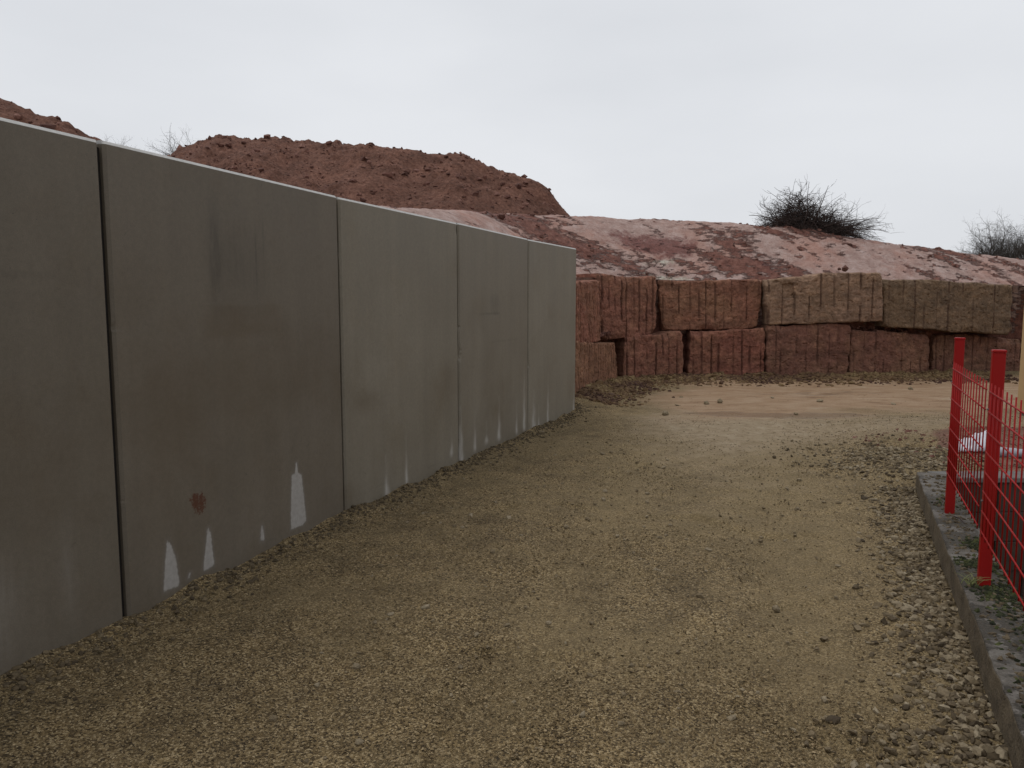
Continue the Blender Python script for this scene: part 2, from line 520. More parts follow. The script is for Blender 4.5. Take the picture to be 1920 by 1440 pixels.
M = dict(
    ground=mat_ground(),
    gravel=mat_stone('gravel_stone', (.05, .032, .013), (.172, .118, .053), (.36, .272, .155)),
    rubble=mat_stone('kerb_rubble', (.05, .034, .017), (.155, .115, .064), (.27, .22, .145)),
    redrubble=mat_stone('red_rubble', (.06, .026, .017), (.16, .098, .046), (.25, .18, .085)),
    clod=mat_stone('red_clod', (.08, .034, .024), (.14, .062, .045), (.23, .12, .092), .9),
    panel=mat_concrete_panel(),
    sandstone=mat_sandstone(),
    heap=mat_soil('red_spoil', (.058, .026, .018), (.148, .069, .047), (.24, .128, .092)),
    embank=mat_embankment(),
    red=mat_red_paint(),
    kerb=mat_kerb(),
    block=mat_plain('damp_concrete_block', (.05, .036, .028), .75, .3, .35, 9, .4),
    cap=mat_plain('grey_coping', (.12, .113, .105), .7, .3, .25, 11, .3),
    render=mat_plain('beige_render', (.44, .30, .155), .85, .2, .06, 4, .3),
    plinth=mat_plain('grey_plinth', (.16, .14, .12), .85, .2, .2, 8, .3),
    roof=mat_plain('roof_sheet', (.09, .06, .05), .7, .3, .2, 7, .2),
    sheet=mat_plain('white_plastic', (.55, .56, .60), .35, .5, .06, 9, .1),
    pipe=mat_plain('grey_plastic', (.30, .31, .34), .4, .5, .1, 9, .1),
    moss=mat_stone('moss', (.010, .012, .004), (.026, .031, .009), (.062, .068, .02), .95),
    grass=mat_plain('grass_blade', (.22, .24, .09), .6, .3, .4, 30, 0),
    brush=mat_twig('dead_brush', (.028, .019, .016), (.075, .054, .047)),
    bark=mat_twig('grey_bark', (.06, .052, .045), (.11, .10, .088)),
    gap_shade=mat_plain('gap_shade_black', (.018, .015, .013), .8, .2, .2, 9, .1),  # near-black for the added strips that darken the open joints like shade
    bolt=mat_plain('zinc', (.16, .13, .13), .45, .5, .1, 40, 0),
)

# ------------------------------------------------------------------ plan of the place
JOINTS = [(-2.60, 1.81), (-1.93, 3.69), (-1.25, 5.61), (-.52, 7.42), (.19, 9.29), (.90, 10.86)]   # foot of the concrete wall
WALL_H = 2.36
BLOCK_LINE = [(.45, 11.2), (2.17, 15.35), (3.55, 15.95), (7.0, 16.1), (11.3, 16.9), (16, 18)]        # foot of the stone wall
KA = np.array([1.02, .90]); KB = np.array([3.40, 6.36])                                            # left edge of the kerb
KU = (KB - KA) / np.linalg.norm(KB - KA); KN = np.array([KU[1], -KU[0]])                             # along, to the right
KERB_W, KERB_H = .245, .19
PIT_Y = 6.30


def wall_side(x, y):
    """>0 right of (in front of) the concrete wall line"""
    xs = np.interp(y, [p[1] for p in JOINTS], [p[0] for p in JOINTS])
    return x - xs


def kerb_side(x, y):
    return (x - KA[0]) * KN[0] + (y - KA[1]) * KN[1]       # >0 right of the kerb's left edge


def ground_z(x, y, fine=True):
    x = np.asarray(x, float); y = np.asarray(y, float)
    z = .035 * fbm(x * .45, y * .45, 3, 3) + .018 * fbm(x * 1.7, y * 1.7, 3, 5)
    if fine:
        z = z + .007 * fbm(x * 7, y * 7, 3, 9) + .006 * np.clip(fbm(x * 16, y * 16, 2, 12), -.3, 1)
        for (a, b, w, hh, sd) in (((1.0, 5.75), (2.3, 5.0), 0, .016, 1), ((-.3, 6.0), (.6, 5.9), 0, .018, 2), ((.75, 6.9), (1.9, 8.2), 0, .014, 3), ((1.2, 4.0), (2.0, 4.1), 0, .014, 4), ((-.4, 3.5), (.5, 3.3), 0, .012, 5), ((.9, 3.0), (1.5, 2.6), 0, .012, 6), ((.5, 4.6), (1.0, 4.3), 0, .012, 7), ((1.5, 6.6), (2.9, 6.3), 0, .012, 8), ((2.0, 9.0), (3.4, 8.6), 0, .014, 9)):
            xx = x + .22 * fbm(x * 1.3, y * 1.3, 3, 40 + sd); yy = y + .22 * fbm(x * 1.3 + 7, y * 1.3, 3, 50 + sd)
            ex, ey = b[0] - a[0], b[1] - a[1]; ll = math.hypot(ex, ey)
            t = ((xx - a[0]) * ex + (yy - a[1]) * ey) / ll; sgn = (-(xx - a[0]) * ey + (yy - a[1]) * ex) / ll
            fade = sstep(-.2, .25, t) * (1 - sstep(ll - .25, ll + .2, t)) * np.clip(.7 + perlin(x * 2.5, y * 2.5, 60 + sd), 0, 1.4)
            z = z + hh * fade * np.tanh(sgn / .025) * np.exp(-(sgn / .22) ** 2)
    dw = wall_side(x, y)
    m = (y < 11.0) & (y > .5)
    z = z + np.where(m, .05 * np.exp(-np.clip(dw, 0, 9) / .16) * (1 + .6 * perlin(x * 3, y * 3, 21)), 0)
    db = path_dist(BLOCK_LINE, x, y)
    z = z + .11 * np.exp(-(db / .6) ** 2) * (1 + .5 * perlin(x * 1.8, y * 1.8, 22)) + .03 * np.exp(-(db / .8) ** 2) * fbm(x * 9, y * 9, 3, 77)
    ks = kerb_side(x, y)
    z = z + .12 * sstep(5.9, 6.9, y) * sstep(-.8, .1, ks) * (1 - sstep(9, 11, y))
    z = z + .03 * sstep(-.45, 0, ks) * (y < 6.5)
    z = z - .16 * np.exp(-(((x - 4.2) / .28) ** 2 + ((y - 8.0) / .22) ** 2))
    z = z + .04 * np.exp(-(((x - 4.0) / .6) ** 2 + ((y - 7.8) / .5) ** 2))
    pit = (ks > KERB_W * .5) & (y < PIT_Y) & (y > -3) & (x < 7.6)
    z = np.where(pit, -.85 + .04 * fbm(x * 3, y * 3, 3, 31), z)
    return z


# ------------------------------------------------------------------ ground sheet
def axis(lo, hi, steps):
    out = [lo]
    while out[-1] < hi:
        out.append(out[-1] + steps(out[-1]))
    return np.array(out)


gx = np.concatenate([-np.geomspace(3.4, 500, 22)[::-1], np.arange(-3.3, 9.0, .03), np.geomspace(9.1, 500, 22)])
gy = np.concatenate([[-400, -150, -60, -25, -10, -5, -2], np.arange(-1, 1.8, .1), axis(1.8, 18.2, lambda v: max(.018, .0065 * v)), np.geomspace(18.6, 900, 26)])
GX, GY = np.meshgrid(gx, gy, indexing='ij')
GZ = np.where((np.abs(GX) < 60) & (GY < 60) & (GY > -20), ground_z(GX, GY), 0.0)
nz = fbm(GX * .5, GY * .5, 4, 90)
clay = sstep(9.6, 12.2, GY + .9 * nz - .12 * (GX - 3)) * (1 - sstep(.35, 1.0, -(path_dist(BLOCK_LINE, GX, GY) - 1.2))) * sstep(1.2, 2.6, GX - .28 * (GY - 10) + .8 * nz)
pale = .75 * np.exp(-((GY - 10.0 - 1.0 * nz) / 1.5) ** 2) * sstep(.4, 3.0, GX + nz) + .42 * np.exp(-((GX - 1.7 - .25 * (GY - 6)) / 1.1) ** 2) * sstep(3.5, 8.5, GY)
wheel = np.zeros(GX.shape)
for tr in ([(-.5, 1.5), (.0, 3.2), (.8, 6), (1.9, 9), (3.6, 11.5)], [(.95, 1.5), (1.3, 3.2), (1.95, 5.6), (2.9, 8.3), (5.0, 10.6)]):
    wd_ = path_dist(tr, GX + .12 * fbm(GX, GY, 2, 96), GY)
    wheel = wheel + np.exp(-(wd_ / .2) ** 2) * np.clip(.75 + .8 * fbm(GX * 1.4, GY * 1.4, 3, 97), 0, 1.3)
pack = sstep(-.2, .6, fbm(GX * .8, GY * .8, 3, 95)) * .5 + .35 * np.exp(-((GX - 1.0 - .2 * GY) / .9) ** 2) + .65 * wheel + .25 * sstep(3, 8, GY)
GZ = GZ - .018 * wheel
wet = np.exp(-(((GX - 4.1) / 1.2) ** 2 + ((GY - 10.9) / .35) ** 2)) + .8 * np.exp(-(((GX - 3.0) / .7) ** 2 + ((GY - 11.2) / .2) ** 2)) + .55 * np.exp(-(((GX - 5.5) / 2.5) ** 2 + ((GY - 13.6) / .8) ** 2))
redsoil = sstep(0, .5, kerb_side(GX, GY) - .1) * (GY > PIT_Y) * (1 - sstep(8.6, 9.4, GY)) * sstep(4.1, 4.7, GX) + .8 * np.exp(-(path_dist(BLOCK_LINE, GX, GY) / .5) ** 2) * sstep(-.1, .4, fbm(GX * .9, GY * .9, 3, 99))
gm = new_mesh('ground', np.stack([GX, GY, GZ], -1).reshape(-1, 3), grid_faces(len(gx), len(gy))[:, ::1],
              dict(clay=clay, pale=pale, pack=pack, wet=wet, redsoil=redsoil))
ground = tag(link('ground', gm, M['ground']), 'brown gravel yard running between the concrete wall and the kerb', None, None, 'structure')

# ------------------------------------------------------------------ embankment behind both walls
base_pts = np.array([(-9.6, -8), (-6.0, -1.2), (-4.0, 3.3), (-.42, 11.75), (.45, 13.85), (1.30, 16.0), (3.3, 16.98), (7, 16.9), (11.3, 17.7), (16, 18.8), (45, 25)], float)
zc_pts = np.array([1.9, 1.95, 2.1, 3.12, 3.3, 3.62, 3.70, 3.42, 2.80, 2.45, 2.3])
zb_pts = np.array([1.8, 1.85, 1.95, 2.10, 2.05, 2.12, 2.08, 2.08, 1.98, 1.9, 1.9])
seg = np.concatenate([[0], np.cumsum(np.linalg.norm(np.diff(base_pts, axis=0), axis=1))])
ss = np.concatenate([np.arange(0, 12, .25), np.arange(12, seg[-3] + 2, .045), np.arange(seg[-3] + 2, seg[-1], .6)])


def smooth_interp(vals, width):
    fine = np.arange(-4, seg[-1] + 4, .05)
    a = np.interp(fine, seg, vals)
    k = int(width / .05); ker = np.hanning(2 * k + 1); ker /= ker.sum()
    a = np.convolve(np.pad(a, k, mode='edge'), ker, 'valid')
    return np.interp(ss, fine, a)


BX, BY = smooth_interp(base_pts[:, 0], .5), smooth_interp(base_pts[:, 1], .5)
NX, NY = smooth_interp(base_pts[:, 0], 2.2), smooth_interp(base_pts[:, 1], 2.2)
TX, TY = np.gradient(NX, ss), np.gradient(NY, ss)
L = np.hypot(TX, TY); TX /= L; TY /= L
ZC, ZB = smooth_interp(zc_pts, 2.2), smooth_interp(zb_pts, 1.0)
dd = np.concatenate([np.arange(-.58, 4.2, .045), np.geomspace(4.3, 90, 30)])
S, D = np.meshgrid(ss, dd, indexing='ij')
EX = BX[:, None] - TY[:, None] * D; EY = BY[:, None] + TX[:, None] * D
zc, zb = ZC[:, None], ZB[:, None]
w = .10
SL = .78
dz = zc - zb - SL * np.clip(D, 0, 99)
EZ = zc - w * np.logaddexp(0, dz / w)
EZ = EZ - .015 * np.clip(D - (zc - zb) / SL, 0, 40)
# bucket strokes run obliquely down the slope
q = S + .95 * D                                   # across the strokes
r = D
stroke = fbm(q * 1.15, r * .16, 4, 140)
crumb = fbm(q * 2.2 + 40, r * 1.1, 5, 150, .6)
palev = .67 + .50 * stroke + .50 * crumb + .55 * fbm(S * .5 + .3 * D, D * .75, 3, 145)
palev = palev + .28 * np.exp(-((q - (seg[3] + 2.6)) / 1.2) ** 2)           # clean swathe beside the concrete wall
palev = palev + .55 * np.exp(-(((EX - .35) / .9) ** 2 + ((EY - 14.2) / 1.3) ** 2)) * (D < 2.2)
torn = np.clip(fbm(S * 3.2 + 1.5 * D, D * 7.5, 4, 180, .6) - .02, 0, 1) * 1.6 * np.clip(.55 + 1.3 * fbm(S * .7, D * .9, 3, 185), .1, 1.2)
palev = palev - .95 * torn
lump = np.clip(.55 - palev, -.2, 1)
onslope = sstep(-.2, .1, D) * (1 - sstep(4, 5, D))
EZ = EZ + onslope * (.10 * np.clip(lump, 0, .5) + .035 * bumps(EX * 6, EY * 6, 160) * (palev < .55) + .06 * stroke + .025 * fbm(EX * 5, EY * 5, 3, 170) - .07 * torn)
EZ = EZ + sstep(1.2, 2.5, D) * .05 * fbm(EX * 1.2, EY * 1.2, 4, 171) + .06 * fbm(EX * .3, EY * .3, 2, 172) * sstep(5, 9, D)


def spot(px, py, rx, ry, rot=0.0):
    ca, sa = math.cos(rot), math.sin(rot)
    u = (EX - px) * ca + (EY - py) * sa; v = -(EX - px) * sa + (EY - py) * ca
    return np.exp(-((u / rx) ** 2 + (v / ry) ** 2))


crimson = .8 * spot(2.95, 18.0, 1.0, .42, .1) + .5 * spot(3.9, 17.9, .8, .5) + .45 * spot(5.6, 17.6, .5, .7) + .45 * spot(9.0, 17.9, 1.0, .4)
ashen = .6 * spot(3.35, 17.5, .75, .16, .25) + .7 * spot(3.5, 17.02, .8, .10)
curt = np.stack([EX[:, 0], EY[:, 0], np.full(len(ss), -.1)], -1)
V = np.concatenate([np.stack([EX, EY, EZ], -1).reshape(-1, 3), curt])
F = grid_faces(len(ss), len(dd))
k = np.arange(len(ss) - 1)
F2 = np.stack([k * len(dd), len(ss) * len(dd) + k, len(ss) * len(dd) + k + 1, (k + 1) * len(dd)], 1)[:, ::-1]
pad = np.zeros(len(ss))
em = new_mesh('embankment', V, np.concatenate([F, F2]), dict(pale=np.concatenate([np.clip(palev, 0, 1).ravel(), pad]), crimson=np.concatenate([crimson.ravel(), pad]), ashen=np.concatenate([ashen.ravel(), pad])))
tag(link('embankment', em, M['embank']), 'scraped pink and red clay bank above the stone blocks', None, None, 'structure')


def bank_z(x, y):
    i = np.argmin((EX - x) ** 2 + (EY - y) ** 2)
    return float(EZ.ravel()[i])


# ------------------------------------------------------------------ concrete wall of precast panels
EFF = [[(0.298, 0.349), (0.311, 0.342), (0.327, 0.31), (0.354, 0.24), (0.365, 0.156), (0.374, 0.097), (0.37, 0.074), (0.258, 0.08), (0.266, 0.147), (0.284, 0.275)],
       [(0.602, 0.329), (0.613, 0.326), (0.627, 0.297), (0.638, 0.183), (0.646, 0.108), (0.638, 0.094), (0.558, 0.091), (0.56, 0.129), (0.582, 0.233)],
       [(1.074, 0.214), (1.088, 0.212), (1.1, 0.119), (1.085, 0.112), (1.058, 0.12)],
       [(1.449, 0.541), (1.463, 0.539), (1.473, 0.469), (1.512, 0.441), (1.529, 0.318), (1.552, 0.118), (1.506, 0.096), (1.374, 0.102), (1.381, 0.233), (1.402, 0.465), (1.436, 0.473)],
       [(0.446, 0.12), (0.461, 0.117), (0.448, 0.09), (0.433, 0.095)]]
HAND = [(0.469, 0.527), (0.488, 0.538), (0.514, 0.55), (0.535, 0.549), (0.556, 0.528), (0.564, 0.555), (0.576, 0.546), (0.586, 0.521), (0.605, 0.5), (0.598, 0.454), (0.568, 0.43), (0.532, 0.423), (0.5, 0.454), (0.489, 0.494)]
STREAKS = [(3, 0.6, 0.052, 0.218, 0.036), (3, 0.927, 0.078, 0.338, 0.023), (3, 1.793, 0.166, 0.296, 0.029), (4, 0.056, 0.06, 0.442, 0.047), (4, 0.394, 0.117, 0.342, 0.034), (4, 0.705, 0.142, 0.214, 0.046), (4, 1.064, 0.119, 0.427, 0.05), (4, 1.62, 0.097, 0.315, 0.039), (4, 1.879, 0.097, 0.764, 0.041), (5, 0.194, 0.05, 0.385, 0.07), (5, 0.357, 0.047, 0.196, 0.028), (5, 0.671, 0.045, 0.569, 0.035), (5, 1.66, 0.069, 0.332, 0.035)]
PANEL_COL = [(.140, .118, .089), (.142, .119, .090), (.16, .145, .12), (.192, .168, .129), (.186, .162, .124), (.206, .182, .141)]
GAPS = [.02, .028, .024, .030, .030, 0.0]          # open joint at the start of each panel

cw = thing('concrete_wall', (*JOINTS[1], 0), 'tall smooth grey precast concrete wall with open joints and white streaks', 'wall')
CH, TH = .014, .14
for i in range(5):
    A = np.array(JOINTS[i]); B = np.array(JOINTS[i + 1])
    U = (B - A) / np.linalg.norm(B - A); Nn = np.array([U[1], -U[0]])
    W = np.linalg.norm(B - A); u0, u1 = GAPS[i], W
    step = .0125 if i in (1,) else .02
    us = np.concatenate([[u0, u0], np.linspace(u0 + CH, u1 - CH, int(W / step)), [u1, u1]])
    ud = np.concatenate([[-TH, -CH], np.zeros(len(us) - 4), [-CH, -TH]])
    top = WALL_H + (0.004 if i % 2 else 0)
    vs = np.concatenate([[-.3], np.linspace(-.02, top - .018, int(WALL_H / step)), [top - .016, top, top]])
    vd = np.concatenate([np.zeros(len(vs) - 3), [-.001, -.018, -TH]])
    UU, VV = np.meshgrid(us, vs, indexing='ij')
    DD = np.minimum(ud[:, None], vd[None, :])
    # worn arrises and chips
    worn = np.exp(-np.minimum(np.abs(UU - u0), np.abs(u1 - UU)) / .02) * np.clip(fbm(UU * 3, VV * 7, 4, 200 + i) - .28, 0, 1) * .03
    chips = {2: [(u1 - .0, 2.29, .03, .05)], 3: [(u0, 1.10, .045, .075), (u0, 1.36, .02, .02)], 4: [(u0, .86, .03, .04), (u1, .5, .02, .04)], 1: [(u1, 1.36, .016, .02), (u1, 1.1, .02, .05)]}.get(i - 0, [])
    for (cu, cv, ru, rv) in chips:
        e = np.sqrt(((UU - cu) / ru) ** 2 + ((VV - cv) / rv) ** 2) + .5 * perlin(UU * 60, VV * 40, 230)
        worn = worn + .022 * np.clip(1 - e, 0, 1)
    DD = np.maximum(DD - worn, -TH)
    DD = DD + .0015 * fbm(UU * 1.2, VV * 1.2, 2, 260 + i) * (DD > -.001)
    P = A + U * UU[..., None] + Nn * DD[..., None]
    Vv = np.concatenate([P, VV[..., None]], -1).reshape(-1, 3)
    eff = np.zeros(UU.shape); mud = np.zeros(UU.shape); brown = np.zeros(UU.shape); dark = np.zeros(UU.shape); streak = np.zeros(UU.shape)
    if i == 1:
        sd = np.max([poly_sd(pl, UU, VV) for pl in EFF], 0)
        eff = np.clip(.5 + sd / .06, 0, 1)
        mud = np.clip(.5 + poly_sd(HAND, UU, VV) / .05, 0, .66) + .5 * np.exp(-((UU - .50) / .006) ** 2) * sstep(.36, .42, VV) * (1 - sstep(.43, .45, VV))
        rect = np.clip(np.minimum(np.minimum((UU - .60) / .12, (1.44 - UU) / .3), np.minimum((VV - 1.38) / .05, (1.60 - VV) / .02)), 0, 1)
        brown = .36 * rect + .5 * np.exp(-(((UU - .9) / 1.0) ** 2 + ((VV - 1.15) / .35) ** 2)) + .35 * np.exp(-(((UU - .35) / .3) ** 2 + ((VV - .8) / .5) ** 2))
        brown = brown + .4 * np.exp(-((u1 - UU) / .15)) * np.exp(-((VV - 1.0) / .4) ** 2)
        dark = .7 * np.exp(-((UU - .75) / .05) ** 2) * np.exp(-((VV - 1.9) / .3) ** 2) + .5 * np.exp(-((UU - .95) / .28) ** 2) * np.exp(-((VV - 1.8) / .28) ** 2)
        dark = dark + .8 * np.exp(-((UU - 1.114) / .006) ** 2) * np.exp(-((VV - 1.85) / .16) ** 2) + .6 * np.exp(-((UU - 1.19) / .006) ** 2) * np.exp(-((VV - 2.0) / .2) ** 2)
        dark = dark + .2 * np.exp(-(((UU - 1.0) / .5) ** 2 + ((VV - .72) / .12) ** 2))
    if i == 0:
        dark = .35 * np.exp(-((VV - 1.72) / .02) ** 2) * (np.abs(UU - 1.55) < .18) + .4 * np.exp(-((UU - 1.9) / .012) ** 2) * np.exp(-((VV - 1.72) / .06) ** 2)
        brown = .3 * np.exp(-((VV - .9) / .5) ** 2)
        streak = .15 * np.exp(-((UU - 1.35) / .10) ** 2) * np.exp(-((VV - .35) / .22) ** 2) + .1 * np.exp(-((UU - 1.7) / .04) ** 2) * np.exp(-((VV - .4) / .2) ** 2)
    if i == 2:
        brown = .5 * np.exp(-UU / .15) * np.exp(-((VV - .15) / .15) ** 2) + .45 * np.exp(-(((UU - .30) / .25) ** 2 + ((VV - .85) / .12) ** 2)) + .35 * np.exp(-(((UU - 1.7) / .25) ** 2 + ((VV - .85) / .3) ** 2))
        dark = .5 * np.exp(-((VV - .12 - .03 * UU) / .008) ** 2) * (np.abs(UU - .45) < .18) + .5 * np.exp(-((VV - .10 - .02 * UU) / .008) ** 2) * (np.abs(UU - 1.6) < .3)
    if i == 3:
        el = np.clip(1 - ((UU - .95) / .20) ** 2 - ((VV - 1.60) / .14) ** 2, 0, 1)
        dark = .45 * el + .6 * np.exp(-((VV - 1.49) / .014) ** 2) * sstep(.45, .6, UU) * (1 - sstep(1.05, 1.15, UU)) + .45 * np.exp(-((VV - 1.19) / .012) ** 2) * sstep(.5, 1.0, UU) * (1 - sstep(1.6, 1.75, UU))
        brown = .35 * np.exp(-(((UU - .9) / .6) ** 2 + ((VV - .5) / .3) ** 2))
    for (pi, su, s0, s1, sw) in STREAKS:
        if pi - 1 == i:
            g = np.exp(-((UU - su - .15 * sw * np.sin(VV * 30)) / (sw * (.35 + .65 * np.clip((s1 - VV) / (s1 - s0), 0, 1)))) ** 2)
            streak = streak + g * (sstep(s0 - .06, s0 + .02, VV) * (1 - .85 * np.clip((VV - s0) / (s1 - s0 + .001), 0, 1))) * (VV < s1 + .15)
    brown = brown + .28 * np.exp(-np.clip(VV, 0, 9) / .10) * (1 + fbm(UU * 4, VV * 4, 3, 280 + i))
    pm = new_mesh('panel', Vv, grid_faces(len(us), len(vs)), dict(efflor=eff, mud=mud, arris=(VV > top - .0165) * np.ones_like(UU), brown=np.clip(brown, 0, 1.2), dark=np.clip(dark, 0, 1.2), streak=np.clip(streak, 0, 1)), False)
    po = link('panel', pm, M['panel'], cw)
    po.color = (*PANEL_COL[i + (0 if i == 0 else 0)], 1)
    if i >= 1: po.color = (*PANEL_COL[[0, 1, 3, 4, 5][i]], 1)
    if i < 4:                                            # dark strip added in the open joint to stand in for its shade
        A2 = np.array(JOINTS[i + 1]); B2 = np.array(JOINTS[i + 2]); U2 = (B2 - A2) / np.linalg.norm(B2 - A2); N2 = np.array([U2[1], -U2[0]])
        gp = GAPS[i + 1]
        Vj, Fj = box_mesh(A2 + U2 * gp / 2 - N2 * .055, U2, N2, gp - .002, .05, -.2, WALL_H - .03, 0)
        link('gap_shade_strip', new_mesh('gap_shade_strip', Vj, Fj, None, False), M['gap_shade'], cw)
    if i == 1: po['label'] = 'widest panel in view with pointed white patches, a muddy hand print and a brown stain'

# ------------------------------------------------------------------ stone wall of quarried blocks
PITCH = math.radians(6.0); FPX = 1442


def px_ray(x, y):
    d = np.array([(x - 960) / FPX, 1, -(y - 720) / FPX])
    c, s = math.cos(PITCH), math.sin(PITCH)
    return np.array([d[0], d[1] * c + d[2] * s, -d[1] * s + d[2] * c])


def on_plane(A, n, x, y):
    """surveyed corner: sight line cut with the vertical plane of a block's face"""
    rr = px_ray(x, y); t = (A @ n) / (rr[:2] @ n)
    return np.append(rr[:2] * t, CAM_H + rr[2] * t)


# (face plane from, to, four face corners TL TR BR BL, colour, groove spacing, groove depth, label)
RED, RED2, DUSK, OLIVE, OLIVE2 = (.205, .090, .062), (.195, .080, .056), (.165, .078, .056), (.225, .143, .098), (.145, .098, .064)
BLOCKS = [
    ((1.02, 12.6), (2.14, 15.35), [(1025, 640), (1153, 643), (1161, 726), (1025, 790)], (.215, .108, .066), .12, .03, None),
    ((2.22, 15.35), (3.55, 15.9), [(1173, 632), (1280, 622), (1282, 716), (1167, 726)], RED, .17, .035, None),
    ((3.55, 15.95), (5.4, 16.0), [(1297, 622), (1437, 616), (1431, 716), (1289, 716)], RED2, .20, .032, None),
    ((5.4, 15.95), (7.1, 16.05), [(1441, 610), (1597, 607), (1588, 716), (1437, 716)], DUSK, .24, .012, None),
    ((7.1, 16.1), (8.9, 16.4), [(1599, 618), (1743, 627), (1741, 716), (1591, 716)], DUSK, .22, .014, None),
    ((8.9, 16.55), (11.0, 16.8), [(1752, 625), (1914, 635), (1914, 712), (1746, 714)], (.15, .073, .052), .2, .01, None),
    ((11.1, 16.95), (13.5, 17.3), [(1922, 634), (2090, 640), (2090, 712), (1922, 712)], DUSK, .24, .012, None),
    ((.96, 12.6), (2.0, 15.2), [(1040, 527), (1126, 527), (1127, 640), (1040, 655)], (.215, .092, .062), .11, .04, None),
    ((1.95, 15.2), (3.2, 15.9), [(1127, 514), (1231, 521), (1231, 627), (1128, 638)], (.205, .09, .062), .15, .035, None),
    ((3.1, 16.05), (5.3, 16.15), [(1237, 526), (1430, 525), (1421, 616), (1241, 620)], (.205, .094, .062), .18, .026, None),
    ((5.3, 15.95), (7.8, 15.95), [(1435, 525), (1655, 511), (1657, 602), (1442, 609)], OLIVE, .26, .028, 'tilted greenish grey block with a notch cut in its upper left'),
    ((7.8, 16.1), (10.8, 16.4), [(1657, 523), (1899, 533), (1896, 628), (1658, 613)], OLIVE2, .27, .01, 'longest block, olive brown and smoother than the red ones'),
    ((10.9, 17.1), (13.5, 17.5), [(1904, 540), (2100, 548), (2100, 628), (1904, 622)], OLIVE2, .27, .01, None),
]
sw = thing('stone_wall', (5.4, 16.1, 0), 'two courses of huge red sandstone blocks stacked below the clay bank', 'wall')
for bi, (pa, pb, cor, colr, sp, gd, lab) in enumerate(BLOCKS):
    A = np.array(pa, float); B = np.array(pb, float); U = (B - A) / np.linalg.norm(B - A)
    nb_ = np.array([-U[1], U[0]])                      # pointing back
    C = [on_plane(A, nb_, *c) for c in cor]
    uv = [(float((c[:2] - A) @ U), float(c[2])) for c in C]
    (u_tl, z_tl), (u_tr, z_tr), (u_br, z_br), (u_bl, z_bl) = uv
    width = max(u_tr - u_tl, u_br - u_bl); height = max(z_tl - z_bl, z_tr - z_br)
    nu, nv = max(20, int(width / .014)), max(16, int(height / .022))
    a = np.linspace(0, 1, nu); b = np.linspace(0, 1, nv)
    AA, BB = np.meshgrid(a, b, indexing='ij')
    if bi == 10:                                        # peaked top edge
        z_top = np.interp(a, [0, .3, .52, 1], [z_tl, z_tl + .07, z_tl + .145, z_tr])
    else:
        z_top = z_tl + (z_tr - z_tl) * a + .015 * np.sin(a * 7 + bi)
    UUb = (u_bl + (u_br - u_bl) * AA) * (1 - BB) + (u_tl + (u_tr - u_tl) * AA) * BB
    ZZ = (z_bl + (z_br - z_bl) * AA) * (1 - BB) + z_top[:, None] * BB
    sdx = 17.3 * bi
    edge_u = np.minimum(AA, 1 - AA) * width; edge_v = np.minimum(BB, 1 - BB) * height
    UUb = UUb + (.05 * fbm(ZZ * 4 + sdx, sdx + AA * 0, 3, 300) * np.sign(AA - .5)) * np.exp(-edge_u / .15)
    ZZ = ZZ + .045 * fbm(UUb * 3.1 + sdx, UUb * 0 + sdx, 4, 310) * np.exp(-edge_v / .12)
    e = np.minimum(edge_u, edge_v)
    rnd = .03 * (1 + .9 * fbm(UUb * 3 + sdx, ZZ * 3, 3, 320))
    back = .6 * rnd * np.clip(1 - e / rnd.clip(.01), 0, 1) ** 2
    rough = .030 * fbm(UUb * 2.2 + sdx, ZZ * 2.2, 3, 330) + .014 * fbm(UUb * 8 + sdx, ZZ * 8, 3, 340) + .010 * fbm(UUb * 20 + sdx, ZZ * 20, 2, 350) - .022 * np.clip(fbm(UUb * 11 + sdx, ZZ * 15, 3, 355) - .22, 0, 1) / .3
    gpos = np.arange(sp * .5, width + sp, sp) + np.random.default_rng(bi).normal(0, sp * .13, len(np.arange(sp * .5, width + sp, sp)))
    groove = np.zeros(AA.shape)
    base_u = UUb - np.minimum(u_tl, u_bl) - (.5 - BB) * 0.02
    for gi, gp in enumerate(gpos):
        on = (.45 + .55 * abs(math.sin(gi * 2.3 + bi * 1.7))) * sstep(-.3, .0, perlin(ZZ * 1.6 + gi * 9.1, ZZ * 0 + bi * 3.3, 360))
        wd = (.012 + .012 * abs(math.sin(gi * 5.1 + bi)))
        groove = np.maximum(groove, on * np.clip(1 - np.abs(base_u - gp) / wd, 0, 1) ** .4)
    DDb = back - rough + 1.05 * gd * groove
    if bi == 10:
        DDb = DDb + .05 * (np.abs(AA - .19) < .05) * (np.abs(BB - .72) < .16)
    cg = np.random.default_rng(900 + bi)                 # broken corners and a spalled edge or two
    for (cu, cv) in ((0, 0), (1, 0), (1, 1), (0, 1)):
        rad = cg.uniform(.03, .2) * (cg.random() < .7)
        if rad > .01:
            man = np.abs(AA - cu) * width + np.abs(BB - cv) * height * cg.uniform(.6, 1.6) + .05 * fbm(UUb * 7 + sdx, ZZ * 7, 3, 380)
            DDb = DDb + .75 * np.clip(rad - man, 0, .16)
    for _s in range(3):
        su, rr_ = cg.random(), cg.uniform(.05, .14)
        man = np.hypot((AA - su) * width / 2.2, (BB - (1 if _s < 2 else 0)) * height) + .04 * fbm(UUb * 9 + sdx, ZZ * 9, 3, 385)
        DDb = DDb + .45 * np.clip(rr_ - man, 0, .08)
    P = A + U * UUb[..., None] + nb_ * DDb[..., None]
    V = np.concatenate([P, ZZ[..., None]], -1).reshape(-1, 3)
    F = grid_faces(nu, nv)
    gr = [groove.ravel()]
    loop = np.concatenate([np.arange(nu) * nv, (nu - 1) * nv + np.arange(1, nv), (np.arange(nu - 1)[::-1]) * nv + nv - 1, np.arange(1, nv - 1)[::-1]])
    depth = .78
